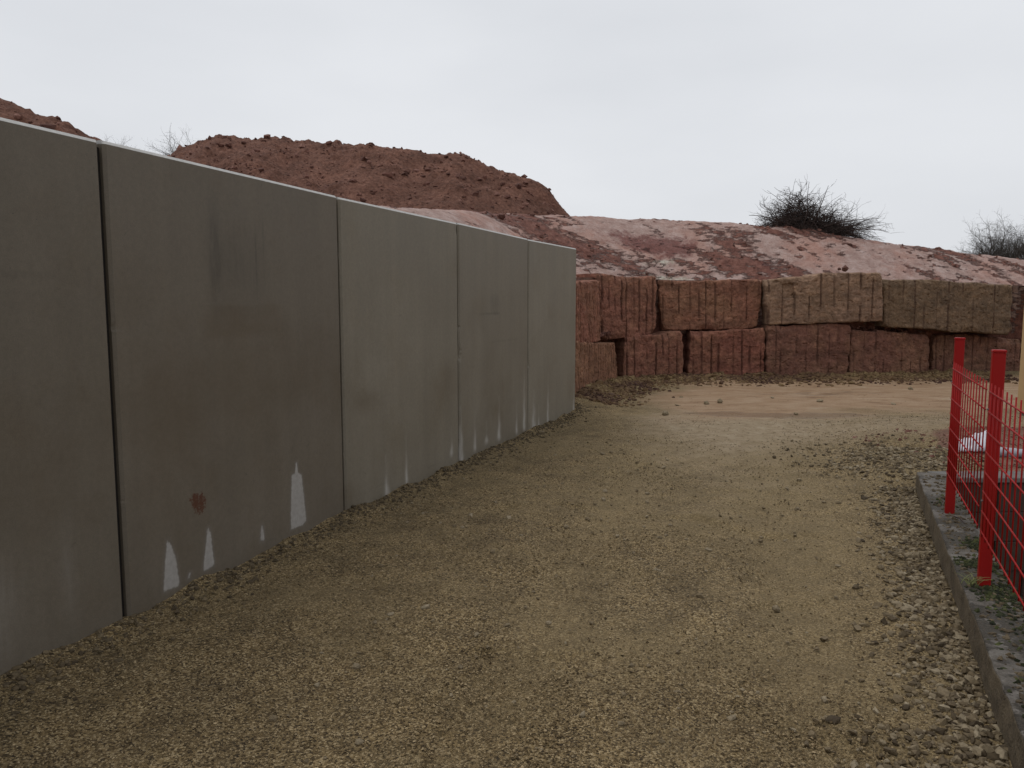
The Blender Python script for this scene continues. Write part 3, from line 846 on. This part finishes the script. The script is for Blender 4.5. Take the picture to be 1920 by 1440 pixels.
    Vs = [V]; Fs = [F]; prev = loop; n0 = len(V)
    for kx in range(1, 6):
        dep = depth * kx / 5
        ring = V[loop].copy()
        ring[:, :2] = ring[:, :2] + nb_ * dep
        jit = .018 * fbm(np.arange(len(loop)) * .21 + bi, np.full(len(loop), dep * 5), 3, 370)
        ring[:, 2] += jit; ring[:, :2] += U * jit[:, None]
        idx = n0 + np.arange(len(loop)); n0 += len(loop)
        Vs.append(ring); gr.append(np.zeros(len(loop)))
        nxt = np.roll(np.arange(len(loop)), -1)
        Fs.append(np.stack([prev, idx, idx[nxt], prev[nxt]], 1)); prev = idx
    bm_ = new_mesh('stone_block', np.concatenate(Vs), [np.concatenate(Fs), prev[None, ::-1]], dict(groove=np.concatenate(gr)), False)
    bo = link('stone_block', bm_, M['sandstone'], sw)
    bo.color = (*colr, 1)
    if lab: bo['label'] = lab

# rubble wedged between the courses and along the foot of the blocks
PR, SZ = [], []
for _ in range(120):
    x = RNG.uniform(7.15, 8.5); PR.append((x, 16.22 + .17 * (x - 7.1) + RNG.uniform(-.03, .3), 1.02 + RNG.uniform(0, .1) - .03 * (x - 7.1))); SZ.append(RNG.uniform(.015, .055))
for _ in range(150):
    t = RNG.uniform(0, 1); x = 1.25 + .85 * t; y = 13.2 + 2.1 * t
    PR.append((x - .12, y + .1 * RNG.uniform(), .93 + RNG.uniform(0, .06) + .06 * t)); SZ.append(RNG.uniform(.012, .04))
V, F, tone = stones(np.array(PR), np.array(SZ))
tag(link('rubble', new_mesh('rubble', V, F, dict(tone=tone), False), M['clod']), 'crumbled red rubble wedged between the two block courses', 'rubble', None, 'stuff')

PR, SZ = [], []
pts = np.array(BLOCK_LINE); sg = np.concatenate([[0], np.cumsum(np.linalg.norm(np.diff(pts, axis=0), axis=1))])
n = 9000
t = RNG.uniform(1.0, 13.0, n); off = np.abs(RNG.normal(0, .42, n)) - .05
bx = np.interp(t, sg, pts[:, 0]); by = np.interp(t, sg, pts[:, 1])
bx2 = np.interp(t + .05, sg, pts[:, 0]); by2 = np.interp(t + .05, sg, pts[:, 1])
tl = np.hypot(bx2 - bx, by2 - by)
x = bx + (by2 - by) / tl * off; y = by - (bx2 - bx) / tl * off
P = np.stack([x, y, ground_z(x, y)], 1)
V, F, tone = stones(P, RNG.uniform(.012, .040, n) * (1 + (RNG.random(n) < .04)))
mixt = sstep(-.15, .35, fbm(P[:, 0] * 1.1, P[:, 1] * 1.1, 3, 402)) * .6
tone = np.clip(tone * .6 + np.repeat(.42 - .75 * mixt - .25 * sstep(.25, .7, off), 12), 0, 1)
tag(link('rubble', new_mesh('rubble', V, F, dict(tone=tone), False), M['redrubble']), 'ochre and red stone chippings banked along the foot of the stone blocks', 'rubble', None, 'stuff')

# ------------------------------------------------------------------ heaps of dug earth
def heap(name, ridge, yr, floor, slope, xlim, ylim, res, label, seed, nclod):
    xs = np.arange(xlim[0], xlim[1], res); ys = np.arange(ylim[0], ylim[1], res * 1.15)
    X, Y = np.meshgrid(xs, ys, indexing='ij')
    wob = .8 * fbm(X * .25, Y * .25, 3, seed)
    R = np.interp(X + .35 * fbm(X * .5, Y * .5, 3, seed + 1), [p[0] for p in ridge], [p[1] for p in ridge])
    dist = np.abs(Y - yr - wob * .7)
    Z = R + .25 - np.sqrt((slope * dist) ** 2 + .25 ** 2)
    gull = fbm(X * .9, (Y - yr) * .18, 4, seed + 3)
    Z = Z + .22 * gull * sstep(0, 1.2, dist) + .16 * fbm(X * .7, Y * .7, 4, seed + 5)
    c = .15 * bumps(X * 1.9, Y * 1.9, seed + 7) * sstep(-.1, .3, fbm(X * .5, Y * .5, 2, seed + 9)) + .15 * bumps(X * 4.3, Y * 4.3, seed + 8) + .09 * bumps(X * 8, Y * 8, seed + 12)
    patch = sstep(-.25, .15, fbm(X * .6 + 9, Y * .6, 3, seed + 13))
    Z = Z + c * (.10 + .75 * patch) + .05 * fbm(X * 6, Y * 6, 3, seed + 14)
    Z = np.maximum(Z, floor - .3)
    o = link(name, new_mesh(name, np.stack([X, Y, Z], -1).reshape(-1, 3), grid_faces(len(xs), len(ys))), M['heap'], None, ((xlim[0] + xlim[1]) / 2, yr, floor))
    tag(o, label, 'earth heap', 'heaps of dug earth')
    i = RNG.integers(0, len(xs), nclod); j = RNG.integers(0, len(ys), nclod)
    ok = Z[i, j] > floor + .1
    i, j = i[ok], j[ok]
    P = np.stack([X[i, j], Y[i, j], Z[i, j]], 1)
    s = .010 + .10 * RNG.random(len(P)) ** 12 + .03 * RNG.random(len(P)) ** 3
    V, F, tone = stones(P, s, sink=.3)
    so = link('clods', new_mesh('clods', V, F, dict(tone=tone), False), M['clod'], o)
    so['kind'] = 'stuff'
    return o


YR = 25.0
sil = [(245, 360), (310, 322), (350, 292), (388, 268), (430, 256), (520, 255), (600, 264), (700, 270), (780, 284), (870, 292), (920, 310), (1000, 342), (1040, 377), (1068, 402), (1110, 450)]
rid = [((p - 960) / FPX * YR, CAM_H + (568 - q_) / FPX * YR - .22) for p, q_ in sil]
heap('earth_heap', [(rid[0][0] - 4, 2.2)] + rid + [(rid[-1][0] + 3, 2.0)], YR, 2.2, .62, (-17.5, 4.2), (18.0, 31), .055, 'broad heap of dug red earth rising behind the middle of the concrete wall', 500, 11000)
YL = 13.0
sil = [(-420, 90), (-200, 115), (0, 178), (60, 197), (100, 213), (150, 235), (190, 256), (212, 280), (250, 340)]
rid = [((p - 960) / FPX * YL, CAM_H + (568 - q_) / FPX * YL - .12) for p, q_ in sil]
heap('earth_heap', [(-17, 3.0), (-14.5, 5.5)] + rid + [(-5.4, 2.2), (-4, 2)], YL, 1.8, .62, (-17, -4.6), (7.5, 19), .05, 'nearer heap of dark red earth cut off by the left edge', 540, 6000)

# two clods lying on the bank
def clod(px, py, size, label, seed):
    # follow the sight line to the bank
    rr = px_ray(px, py)
    for tt in np.arange(11, 24, .05):
        if CAM_H + rr[2] * tt < bank_z(rr[0] * tt, rr[1] * tt): break
    x, y = rr[0] * tt, rr[1] * tt
    g = np.random.default_rng(seed)
    P = np.array([(x, y, bank_z(x, y))] + [(x + g.normal(0, size * .55), y + g.normal(0, size * .4), bank_z(x, y) + size * .25 * g.random()) for _ in range(7)])
    V, F, tone = stones(P, np.array([size] + [size * .55] * 7), jitter=.18, rng=g, flat=(.7, 1.))
    o = link('earth_clod', new_mesh('earth_clod', V, F, dict(tone=tone * .5), False), M['clod'], None, (x, y, bank_z(x, y)))
    tag(o, label, 'clod', 'loose clods on the bank')


clod(940, 410, .10, 'round dark clod of earth on the bank above the concrete wall', 1)
clod(1585, 508, .055, 'pointed red clod resting at the top of the tilted greenish block', 2)

# crumbs of earth scattered over the bank
ii = RNG.integers(0, len(ss), 9000); jj = RNG.integers(10, 100, 9000)
ok = (np.clip(palev, 0, 1)[ii, jj] < .5)
ii, jj = ii[ok], jj[ok]
P = np.stack([EX[ii, jj], EY[ii, jj], EZ[ii, jj]], 1)
V, F, tone = stones(P, .008 + .045 * RNG.random(len(P)) ** 4, sink=.3)
tag(link('earth_crumbs', new_mesh('earth_crumbs', V, F, dict(tone=tone), False), M['clod']), 'loose crumbs of red earth strewn over the clay bank', 'earth', None, 'stuff')

# ------------------------------------------------------------------ gravel lying on the yard
def yard_ok(x, y):
    ks = kerb_side(x, y)
    ok = (wall_side(x, y) > .01) | (y > 10.9)
    ok &= (ks < -.005) | (y > 6.45)
    db = path_dist(BLOCK_LINE, x, y)
    ok &= ~((y > 10.9) & (x < np.interp(y, [p[1] for p in BLOCK_LINE[:3]], [p[0] for p in BLOCK_LINE[:3]])))
    ok &= y < np.interp(x, [p[0] for p in BLOCK_LINE[1:]], [p[1] for p in BLOCK_LINE[1:]])
    return ok


n = 230000
r = np.exp(RNG.uniform(math.log(1.9), math.log(15.0), n)); th = RNG.uniform(-.62, .66, n)
x = r * np.sin(th); y = r * np.cos(th)
cl = sstep(10.0, 11.3, y - .12 * (x - 3)) * (x > 1.5)
keep = yard_ok(x, y) & (RNG.random(n) > .9 * cl)
dens = .5 + .9 * fbm(x * .9, y * .9, 4, 420) - .3 * np.exp(-((x - 1.1 - .18 * y) / .7) ** 2)
keep &= RNG.random(n) < np.clip(dens, .12, 1)
x, y = x[keep], y[keep]
P = np.stack([x, y, ground_z(x, y)], 1)
size = (.0028 + .0048 * RNG.random(len(x)) ** 2) * np.clip(.9 + .03 * y, .9, 1.2)
V, F, tone = stones(P, size, 'octa', sink=.15)
tag(link('gravel', new_mesh('gravel', V, F, dict(tone=tone), False), M['gravel']), 'fine brown gravel covering the yard', 'gravel', None, 'stuff')

# coarser broken stone along the kerb, along the wall foot and around the kerb's end
n = 6500
al = RNG.uniform(0, 5.9, n); of = -np.abs(RNG.normal(0, .15 + .1 * (al < 1.9), n)) - .005
x1 = KA[0] + KU[0] * al + KN[0] * of; y1 = KA[1] + KU[1] * al + KN[1] * of
n2 = 3000
x2 = 3.8 + RNG.normal(0, .38, n2); y2 = 7.2 + RNG.normal(0, .6, n2)
n3 = 2600
wy = RNG.uniform(2, 11.6, n3); x3 = np.interp(wy, [p[1] for p in JOINTS], [p[0] for p in JOINTS]) + np.abs(RNG.normal(0, .12, n3)) + .01; y3 = wy
n4 = 800
x4 = RNG.uniform(-1, 3.2, n4); y4 = RNG.uniform(2.2, 9, n4)
x = np.concatenate([x1, x2, x3, x4]); y = np.concatenate([y1, y2, y3, y4])
size = np.concatenate([.005 + .017 * RNG.random(n) ** 3, .006 + .018 * RNG.random(n2) ** 2.5, .006 + .012 * RNG.random(n3) ** 2, .007 + .012 * RNG.random(n4) ** 3])
keep = yard_ok(x, y)
x, y, size = x[keep], y[keep], size[keep]
P = np.stack([x, y, ground_z(x, y)], 1)
V, F, tone = stones(P, size, sink=.2)
nw = int(keep[:n + n2].sum()); nw2 = int(keep[:n + n2 + n3].sum())
tone[nw * 12:nw2 * 12] *= .55
tone[nw2 * 12:] = .45 + .5 * tone[nw2 * 12:]
tag(link('broken_stone', new_mesh('broken_stone', V, F, dict(tone=tone), False), M['rubble']), 'coarser broken stone strewn along the kerb and wall foot', 'gravel', None, 'stuff')

# the larger stones one can pick out are pieces of the ground
protos = []
g = np.random.default_rng(5)
for kx in range(7):
    V, F, tone = stones(np.zeros((1, 3)), np.array([1.0]), jitter=.2, rng=g, flat=(.5, .85))
    me = new_mesh('stone', V, F, dict(tone=np.full(len(V), .55 + .065 * kx)), False)
    me.materials.append(M['rubble']); protos.append(me)
spots = []
for _ in range(95):
    a = g.uniform(.9, 5.6); o_ = -abs(g.normal(0, .16)) - .02
    spots.append((*(KA + KU * a + KN * o_), g.uniform(.016, .034)))
for _ in range(30):
    spots.append((3.75 + g.normal(0, .35), 7.2 + g.normal(0, .6), g.uniform(.016, .034)))
for _ in range(26):
    spots.append((g.uniform(-.8, 2.6), g.uniform(2.5, 8.5), g.uniform(.014, .026)))
for (a, b, s) in [(2.2, 10.9, .06), (3.1, 12.2, .05), (3.35, 12.3, .055), (4.1, 11.0, .055), (2.6, 12.0, .04), (4.4, 12.9, .05), (7.4, 14.2, .05), (.36, 9.3, .055), (.95, 8.0, .035), (6.1, 12.2, .04), (2.9, 13.1, .04), (5.0, 12.4, .05)]:
    spots.append((a, b, s))
for (a, b, s) in spots:
    if not yard_ok(np.array([a]), np.array([b]))[0]: continue
    o = bpy.data.objects.new('stone', protos[g.integers(0, 7)])
    o.location = (a, b, float(ground_z(np.array([a]), np.array([b]))[0]) + s * .12)
    o.scale = (s, s * g.uniform(.7, 1.1), s * g.uniform(.6, 1)); o.rotation_euler = (g.normal(0, .2), g.normal(0, .2), g.uniform(0, 6.28))
    o.parent = ground
    COL.objects.link(o)

# ------------------------------------------------------------------ kerb that carries the fence
KL = float(np.linalg.norm(KB - KA))
al = np.concatenate([np.linspace(0, KL, int(KL / .025))])
prof = [(.0, -.95), (.0, -.3), (0, 0), (0, .05), (0, .10), (0, .15), (.001, .178), (.005, .187), (.012, KERB_H)] + [(.012 + (KERB_W - .024) * f, KERB_H) for f in np.linspace(.06, .94, 16)] + [(KERB_W - .012, KERB_H), (KERB_W - .004, .187), (KERB_W, .178), (KERB_W, .08), (KERB_W, -.1), (KERB_W, -.5), (KERB_W, -.95)]
po_ = np.array([p[0] for p in prof]); pz_ = np.array([p[1] for p in prof])
AL, PO = np.meshgrid(al, po_, indexing='ij'); PZ = np.repeat(pz_[None], len(al), 0)
topm = sstep(.180, .189, PZ)
nzk = fbm(AL * 4, PO * 9 + PZ * 3, 4, 600)
edge_w = np.exp(-np.minimum(PO, KERB_W - PO) / .025) * (PZ > .1)
PZ = PZ + np.where(PZ > .02, .006 * nzk * topm - .05 * edge_w * np.clip(fbm(AL * 5, PO * 2, 5, 610, .6) - .08, 0, 1), 0)
PO = PO + (PZ > -.2) * (.008 * fbm(AL * 3, PZ * 6, 4, 620) + .012 * edge_w * np.clip(fbm(AL * 6, PZ * 3, 3, 630), 0, 1) * np.sign(KERB_W / 2 - PO))
Pk = KA + KU * AL[..., None] + KN * PO[..., None]
dirt = np.zeros(AL.shape)
for (a, wd, st) in [(4.85, .3, .85), (4.35, .12, .8), (3.95, .22, .9), (3.25, .28, .85), (2.6, .45, .62), (1.5, .7, .55), (.6, .5, .5), (5.75, .12, .5)]:
    dirt = np.maximum(dirt, st * np.exp(-((AL - a) / wd) ** 2))
V = np.concatenate([Pk, PZ[..., None]], -1).reshape(-1, 3)
capf = [np.array([np.arange(len(prof))[::-1]]), np.array([(len(al) - 1) * len(prof) + np.arange(len(prof))])]
km = new_mesh('kerb', V, [grid_faces(len(al), len(prof)), *capf], dict(top=topm, dirt=dirt), False)
tag(link('kerb', km, M['kerb']), 'low mossy concrete kerb under the red fence', None, None, 'structure')


def on_kerb(a, o, dz=0.0):
    p = KA + KU * a + KN * o
    return np.array([p[0], p[1], KERB_H + dz])


# ------------------------------------------------------------------ red mesh fence
pA = float((np.array([2.93, 5.09]) - KA) @ KU); pB = float((np.array([2.37, 3.75]) - KA) @ KU)
PO_OFF = .105
fence = thing('mesh_fence', on_kerb(pB, PO_OFF), 'low red steel mesh fence with square posts on the mossy kerb', 'fence')
for a in (pA, pB, pB - (pA - pB)):
    c = on_kerb(a, PO_OFF)
    V, F = box_mesh(c[:2], KU, KN, .05, .056, KERB_H - .03, 1.362, .004)
    p = link('post', new_mesh('post', V, F, None, False), M['red'], fence)
    V, F = box_mesh(c[:2], KU, KN, .054, .060, 1.362, 1.374, .003)
    link('cap', new_mesh('cap', V, F, None, False), M['red'], p)
    for zz in (.62, 1.08):
        q0 = c[:2] - KN * .028 - KU * .006
        V, F = tubes([(np.array([[*q0, zz], [*(q0 - KN * .008), zz]]), [.005, .005])], 8)
        F = [F, np.array([[8, 9, 10, 11, 12, 13, 14, 15]])]
        link('bolt', new_mesh('bolt', V, F, None, False), M['bolt'], p)
    off = PO_OFF - .028 - .005                        # wires run on the yard side of the posts
    a1, a0 = a - .065, a - (pA - pB) + .02
    rs = []
    for kx in range(16):
        ar = a1 - .012 - kx * .1
        if ar < a0: break
        r0 = on_kerb(ar, off)
        V, F = tubes([(np.array([[r0[0], r0[1], .455], [r0[0], r0[1], 1.215]]), [.0034, .0034])], 6)
        F = [F, np.array([[5, 4, 3, 2, 1, 0]]), np.array([[6, 7, 8, 9, 10, 11]])]
        link('vertical_rod', new_mesh('vertical_rod', V, F), M['red'], fence)
    for kx in range(8):
        zz = .485 + kx * .0985
        e0, e1 = on_kerb(a1, off - .006), on_kerb(a0, off - .006)
        V, F = tubes([(np.array([[e0[0], e0[1], zz], [e1[0], e1[1], zz]]), [.0038, .0038])], 6)
        F = [F, np.array([[5, 4, 3, 2, 1, 0]]), np.array([[6, 7, 8, 9, 10, 11]])]
        link('horizontal_wire', new_mesh('horizontal_wire', V, F), M['red'], fence)
    if a < pB - .5: break

# moss cushions, blades of grass and a twig on the kerb
PM, SM = [], []
for (a, o_, n_, sa, so_) in [(pB - .12, .16, 420, .09, .05), (pB + .34, .12, 240, .06, .06), (pB + .72, .18, 260, .07, .04), (pB + .40, .20, 120, .1, .02), (pB - .45, .17, 90, .12, .06), (pA + .25, .14, 90, .1, .06), (pB - .95, .14, 110, .25, .07), (pB + .05, .225, 140, .5, .012)]:
    for _ in range(n_):
        oo = min(max(RNG.normal(o_, so_), .02), KERB_W - .008)
        PM.append(on_kerb(RNG.normal(a, sa), oo, -.003)); SM.append(RNG.uniform(.004, .013))
V, F, tone = stones(np.array(PM), np.array(SM), flat=(.6, 1.1))
tag(link('moss', new_mesh('moss', V, F, dict(tone=tone), False), M['moss']), 'dark green moss cushions growing on the kerb top', 'moss', None, 'stuff')
PM, SM = [], []
for _ in range(1500):
    PM.append(on_kerb(RNG.uniform(.2, KL - .1), RNG.uniform(.03, KERB_W - .02), -.002)); SM.append(.003 + .014 * RNG.random() ** 3)
V, F, tone = stones(np.array(PM), np.array(SM))
tag(link('grit', new_mesh('grit', V, F, dict(tone=tone * .4), False), M['rubble']), 'grit and dead scraps lying on the kerb top', 'grit', None, 'stuff')
g0 = on_kerb(pB - .03, .045)
blades = []
for _ in range(26):
    az = RNG.uniform(0, 6.28); ln = RNG.uniform(.05, .12); b0 = g0 + np.array([RNG.normal(0, .015), RNG.normal(0, .015), -.005])
    tt = np.linspace(0, 1, 5)
    pts_ = b0 + np.stack([np.cos(az) * ln * .7 * tt ** 1.4, np.sin(az) * ln * .7 * tt ** 1.4, ln * (tt - .45 * tt ** 2.2)], 1)
    blades.append((pts_, np.linspace(.0022, .0006, 5)))
V, F = tubes(blades, 3)
tag(link('grass_tuft', new_mesh('grass_tuft', V, F), M['grass'], None, g0), 'small pale tuft of grass at the foot of the nearer red post', 'grass')
t0 = on_kerb(pA - .12, .12, .008); t1 = on_kerb(pA - .30, .16, .012)
V, F = tubes([(np.array([t0, (t0 + t1) / 2 + [0, .004, .012], t1]), [.006, .005, .003])], 5)
tag(link('twig', new_mesh('twig', V, F), M['brush'], None, t0), 'short dark twig lying beside the farther red post', 'twig')

# ------------------------------------------------------------------ pit beyond the kerb, closed by a low block wall
px0 = float(KB[0] + .12)
pit = thing('block_wall', (px0 + 1.5, PIT_Y, -.85), 'low wall of dark damp concrete blocks behind the red fence', 'wall')
for row in range(4):
    z0 = -.86 + row * .25
    x0 = px0 + (-.02 if row % 2 else -.27)
    while x0 < px0 + 4.2:
        xa, xb = max(x0, px0), min(x0 + .496, px0 + 4.2)
        if xb - xa > .05:
            V, F = box_mesh(((xa + xb) / 2, PIT_Y + RNG.normal(0, .004)), (1, 0), (0, 1), xb - xa - .008, .20, z0, z0 + .243, .008)
            link('block', new_mesh('block', V, F, None, False), M['block'], pit)
        x0 += .5
xa = px0
while xa < px0 + 4.2:
    V, F = box_mesh((xa + .5, PIT_Y - .005), (1, 0), (0, 1), .994, .25, .142, .182, .006)
    link('coping', new_mesh('coping', V, F, None, False), M['cap'], pit)
    xa += 1.0

# things lying on the soil behind the pit
def crumple(nm, corners, lift, seed, label, cat):
    nu_, nv_ = 40, 26
    a, b = np.meshgrid(np.linspace(0, 1, nu_), np.linspace(0, 1, nv_), indexing='ij')
    c = np.array(corners, float)
    P = c[0] * ((1 - a) * (1 - b))[..., None] + c[1] * (a * (1 - b))[..., None] + c[2] * (a * b)[..., None] + c[3] * ((1 - a) * b)[..., None]
    z = np.clip(lift * (np.sin(b * math.pi) ** .6) * (.4 + .6 * a) + .06 * fbm(a * 3, b * 3, 4, seed) + .02 * np.abs(perlin(a * 9, b * 7, seed + 2)), .004, 9)
    V = np.concatenate([P, (ground_z(P[..., 0], P[..., 1]) + z + .02)[..., None]], -1).reshape(-1, 3)
    o = link(nm, new_mesh(nm, V, grid_faces(nu_, nv_)), M['sheet'], None, (*c.mean(0), .1))
    md = o.modifiers.new('thickness', 'SOLIDIFY'); md.thickness = .003
    tag(o, label, cat)


crumple('plastic_sheet', [(4.36, 7.42), (4.68, 7.42), (4.84, 7.74), (4.46, 7.64)], .17, 700, 'crumpled white plastic sheet on the soil behind the red fence', 'plastic sheet')
crumple('plastic_scrap', [(4.93, 7.84), (5.03, 7.82), (5.06, 7.93), (4.96, 7.95)], .03, 720, 'small white plastic scrap between the red posts and the beige wall', 'plastic sheet')
zp = float(ground_z(np.array([5.0]), np.array([7.2]))[0]) + .042
V, F = tubes([(np.array([[4.74, 7.30, zp], [5.3, 7.05, zp + .01], [6.4, 6.75, zp]]), [.042, .042, .042])], 14)
V2, F2 = tubes([(np.array([[6.4, 6.75, zp], [5.3, 7.05, zp + .01], [4.74, 7.30, zp]]), [.037, .037, .037])], 14)
pipe = link('drain_pipe', new_mesh('drain_pipe', np.concatenate([V, V2]), np.concatenate([F, F2 + len(V)])), M['pipe'], None, (5.3, 7.05, zp - .042))
tag(pipe, 'grey plastic drain pipe lying behind the red fence', 'pipe')
V, F = tubes([(np.array([[4.70, 7.318, zp], [4.83, 7.26, zp]]), [.049, .049])], 14)
link('socket', new_mesh('socket', V, F), M['pipe'], pipe)
n = 900
x = RNG.uniform(3.9, 6.6, n); y = RNG.uniform(6.48, 9.0, n)
P = np.stack([x, y, ground_z(x, y)], 1)
V, F, tone = stones(P, .006 + .02 * RNG.random(n) ** 3)
tag(link('soil_clods', new_mesh('soil_clods', V, F, dict(tone=tone), False), M['clod']), 'red soil clods strewn behind the red fence', 'earth', None, 'stuff')

# beige rendered building whose corner just enters the frame
HX, HY = 7.28, 11.0
house = thing('house', (HX + 2.5, HY + .2, 0), 'beige rendered building whose corner shows at the right edge', 'building')
V, F = box_mesh((HX + 2.5, HY - 1.5), (1, 0), (0, 1), 5.0, 3.0, .06, 3.1, .01)
link('wall', new_mesh('wall', V, F, None, False), M['render'], house)
V, F = box_mesh((HX + 2.51, HY - 1.51), (1, 0), (0, 1), 4.96, 2.96, -.2, .06, 0)
link('plinth', new_mesh('plinth', V, F, None, False), M['plinth'], house)
V, F = box_mesh((HX + 2.6, HY - 1.5), (1, 0), (0, 1), 5.1, 3.1, 3.1, 3.28, .01)
link('roof', new_mesh('roof', V, F, None, False), M['roof'], house)

# ------------------------------------------------------------------ brushwood heap on the crest
def twig_path(p0, d, ln, droop, r0, rng, n=7, wob=.12):
    pts_ = [np.array(p0, float)]; d = np.array(d, float); d /= np.linalg.norm(d)
    for _ in range(n - 1):
        d = d + rng.normal(0, wob, 3) + np.array([0, 0, -droop]); d /= np.linalg.norm(d)
        pts_.append(pts_[-1] + d * ln / (n - 1))
    return np.array(pts_), np.linspace(r0, r0 * .3, n)


gb = np.random.default_rng(21)
byc = 19.35
bxc = (1503 - 960) / FPX * byc
bz = bank_z(bxc, byc) + .07
brush = thing('brush_pile', (bxc, byc, bz), 'dark tangled heap of cut brushwood on the crest of the bank', 'brush heap')
paths = []


def spray(pt, n_, ln0, ln1, r_):
    for _k in range(n_):
        i = gb.integers(2, len(pt)); dr = pt[i] - pt[i - 1]; dr /= np.linalg.norm(dr)
        paths.append(twig_path(pt[i], dr + gb.normal(0, .6, 3), gb.uniform(ln0, ln1), .05, r_, gb, 5, .28))


for (cx, rx, ry, hh, n_) in [(-.25, .62, .6, 1.1, 1150), (.4, .6, .5, .62, 560)]:      # matted core
    for _ in range(n_):
        ph = gb.uniform(0, 6.28); rr = math.sqrt(gb.random())
        ox, oy = cx + rx * rr * math.cos(ph), ry * rr * math.sin(ph)
        p0 = np.array([bxc + ox, byc + oy, bz - .08 + hh * (1 - rr) * gb.random()])
        pt, ra = twig_path(p0, gb.normal(0, 1, 3) * [1, .7, .55] + [-.3 * math.cos(ph), 0, .25], gb.uniform(.3, .8), .05, gb.uniform(.005, .011), gb, 7, .2)
        paths.append((pt, ra)); spray(pt, 2, .1, .3, .0042)
for _ in range(150):                                                                # loose shoots round the crown
    ph = gb.normal(math.pi / 2, .75)
    p0 = np.array([bxc - .2 + .45 * math.cos(ph) + gb.normal(0, .18), byc + gb.normal(0, .3), bz + .15 + .42 * gb.random() * math.sin(ph)])
    pt, ra = twig_path(p0, (math.cos(ph) + gb.normal(0, .3), gb.normal(0, .4), abs(math.sin(ph)) + gb.normal(0, .25)), gb.uniform(.3, .75), .10, .006, gb, 9, .24)
    paths.append((pt, ra)); spray(pt, 6, .08, .26, .0034)
for _ in range(170):                                                                # boughs lying out to the right
    p0 = np.array([bxc + gb.uniform(.1, 1.0), byc + gb.normal(0, .35), bz - .12 + .28 * gb.random() - .08])
    pt, ra = twig_path(p0, (1 + gb.normal(0, .25), gb.normal(0, .35), .38 + gb.normal(0, .22)), gb.uniform(.45, 1.05), .085, .006, gb, 8, .12)
    paths.append((pt, ra)); spray(pt, 4, .12, .4, .0036)
for _ in range(60):                                                                 # and to the left
    p0 = np.array([bxc - gb.uniform(.4, .9), byc + gb.normal(0, .3), bz + .1 * gb.random()])
    pt, ra = twig_path(p0, (-1 + gb.normal(0, .3), gb.normal(0, .35), .45 + gb.normal(0, .3)), gb.uniform(.3, .65), .07, .005, gb, 7, .15)
    paths.append((pt, ra)); spray(pt, 4, .1, .3, .0036)
V, F = tubes(paths, 3)
tw = link('twigs', new_mesh('twigs', V, F), M['brush'], brush)
tw['kind'] = 'stuff'
for (ox, oy, oz, d, ln, r_) in [(-.55, -.5, .15, (-1, -.1, .35), 1.1, .018), (-.1, -.6, .1, (.3, -.2, 1), 1.0, .016), (.2, -.6, .1, (1, -.1, .25), 1.3, .018), (-.3, -.6, .05, (.1, -.1, 1), 1.1, .015), (.8, -.5, 0, (1, 0, .2), 1.0, .014), (-.7, -.4, .05, (-.6, -.2, .8), .9, .014), (.05, -.62, .05, (-.5, 0, .8), 1.0, .016)]:
    pt, ra = twig_path((bxc + ox, byc + oy, bz + oz - .05), d, ln, .03, r_, gb, 9, .08)
    V, F = tubes([(pt, ra)], 5)
    link('branch', new_mesh('branch', V, F), M['brush'], brush)

# ------------------------------------------------------------------ bare trees beyond the bank
def tree(loc, height, spread, seed, label, trunk_n=1, depth=5, group='bare trees beyond the bank', fork=.18):
    g_ = np.random.default_rng(seed)
    root = thing('bare_tree', loc, label, 'tree', group)
    trunks, twigs_ = [], []

    def grow(p, d, ln, r_, lv):
        pt, ra = twig_path(p, d, ln, -.01 if lv < 2 else .0, r_, g_, 6 if lv < 3 else 4, .10 + .05 * lv)
        ra = np.linspace(r_, r_ * .62, len(ra))
        (trunks if lv == 0 else twigs_).append((pt, ra))
        if lv >= depth: return
        nb = g_.integers(3, 5) if lv > 0 else g_.integers(5, 7)
        for b in range(nb):
            i = g_.integers(1 if lv else 2, len(pt)); dr = pt[i] - pt[i - 1]; dr /= np.linalg.norm(dr)
            side = g_.normal(0, 1, 3); side -= side @ dr * dr; side /= np.linalg.norm(side)
            nd = dr * g_.uniform(.5, 1) + side * g_.uniform(.5, 1) * spread + np.array([0, 0, .22])
            grow(pt[i], nd, ln * g_.uniform(.5, .78), ra[i] * .62, lv + 1)
        grow(pt[-1], pt[-1] - pt[-2], ln * .7, ra[-1] * .85, lv + 1)
    for k_ in range(trunk_n):
        az = g_.uniform(0, 6.28)
        grow(np.array(loc, float) + [g_.normal(0, fork), g_.normal(0, fork), -.3], (math.cos(az) * .25 * (trunk_n > 1), math.sin(az) * .25 * (trunk_n > 1), 1), height * .36, height * .016, 0)
    V, F = tubes(trunks, 6); link('trunk', new_mesh('trunk', V, F), M['bark'], root)
    V, F = tubes(twigs_, 3); link('crown', new_mesh('crown', V, F), M['bark'], root)


def px_at(px, Y):
    return (px - 960) / FPX * Y


tree((px_at(1858, 44), 44, 2.0), 5.3, 1.0, 31, 'bare rounded tree standing clear on the right skyline', 5, 5)
tree((px_at(1922, 42), 42, 1.9), 5.0, 1.0, 32, 'bare tree cut off by the right edge of the skyline', 5, 5)
tree((px_at(1808, 47), 47, 2.2), 3.6, .9, 36, 'smallest bare sapling left of the right skyline trees', 2, 4)
tree((px_at(376, 34), 34, 4.3), 5.2, .9, 33, 'bare shrubby tree touching the left shoulder of the broad earth heap', 3, 5)
tree((px_at(338, 33), 33, 4.1), 4.5, .9, 37, 'bare shrub left of the broad earth heap, nearest the gap', 3, 4)
tree((px_at(208, 34), 34, 5.2), 4.3, .9, 34, 'bare shrub peeping over the concrete wall beside the nearer earth heap', 3, 5)
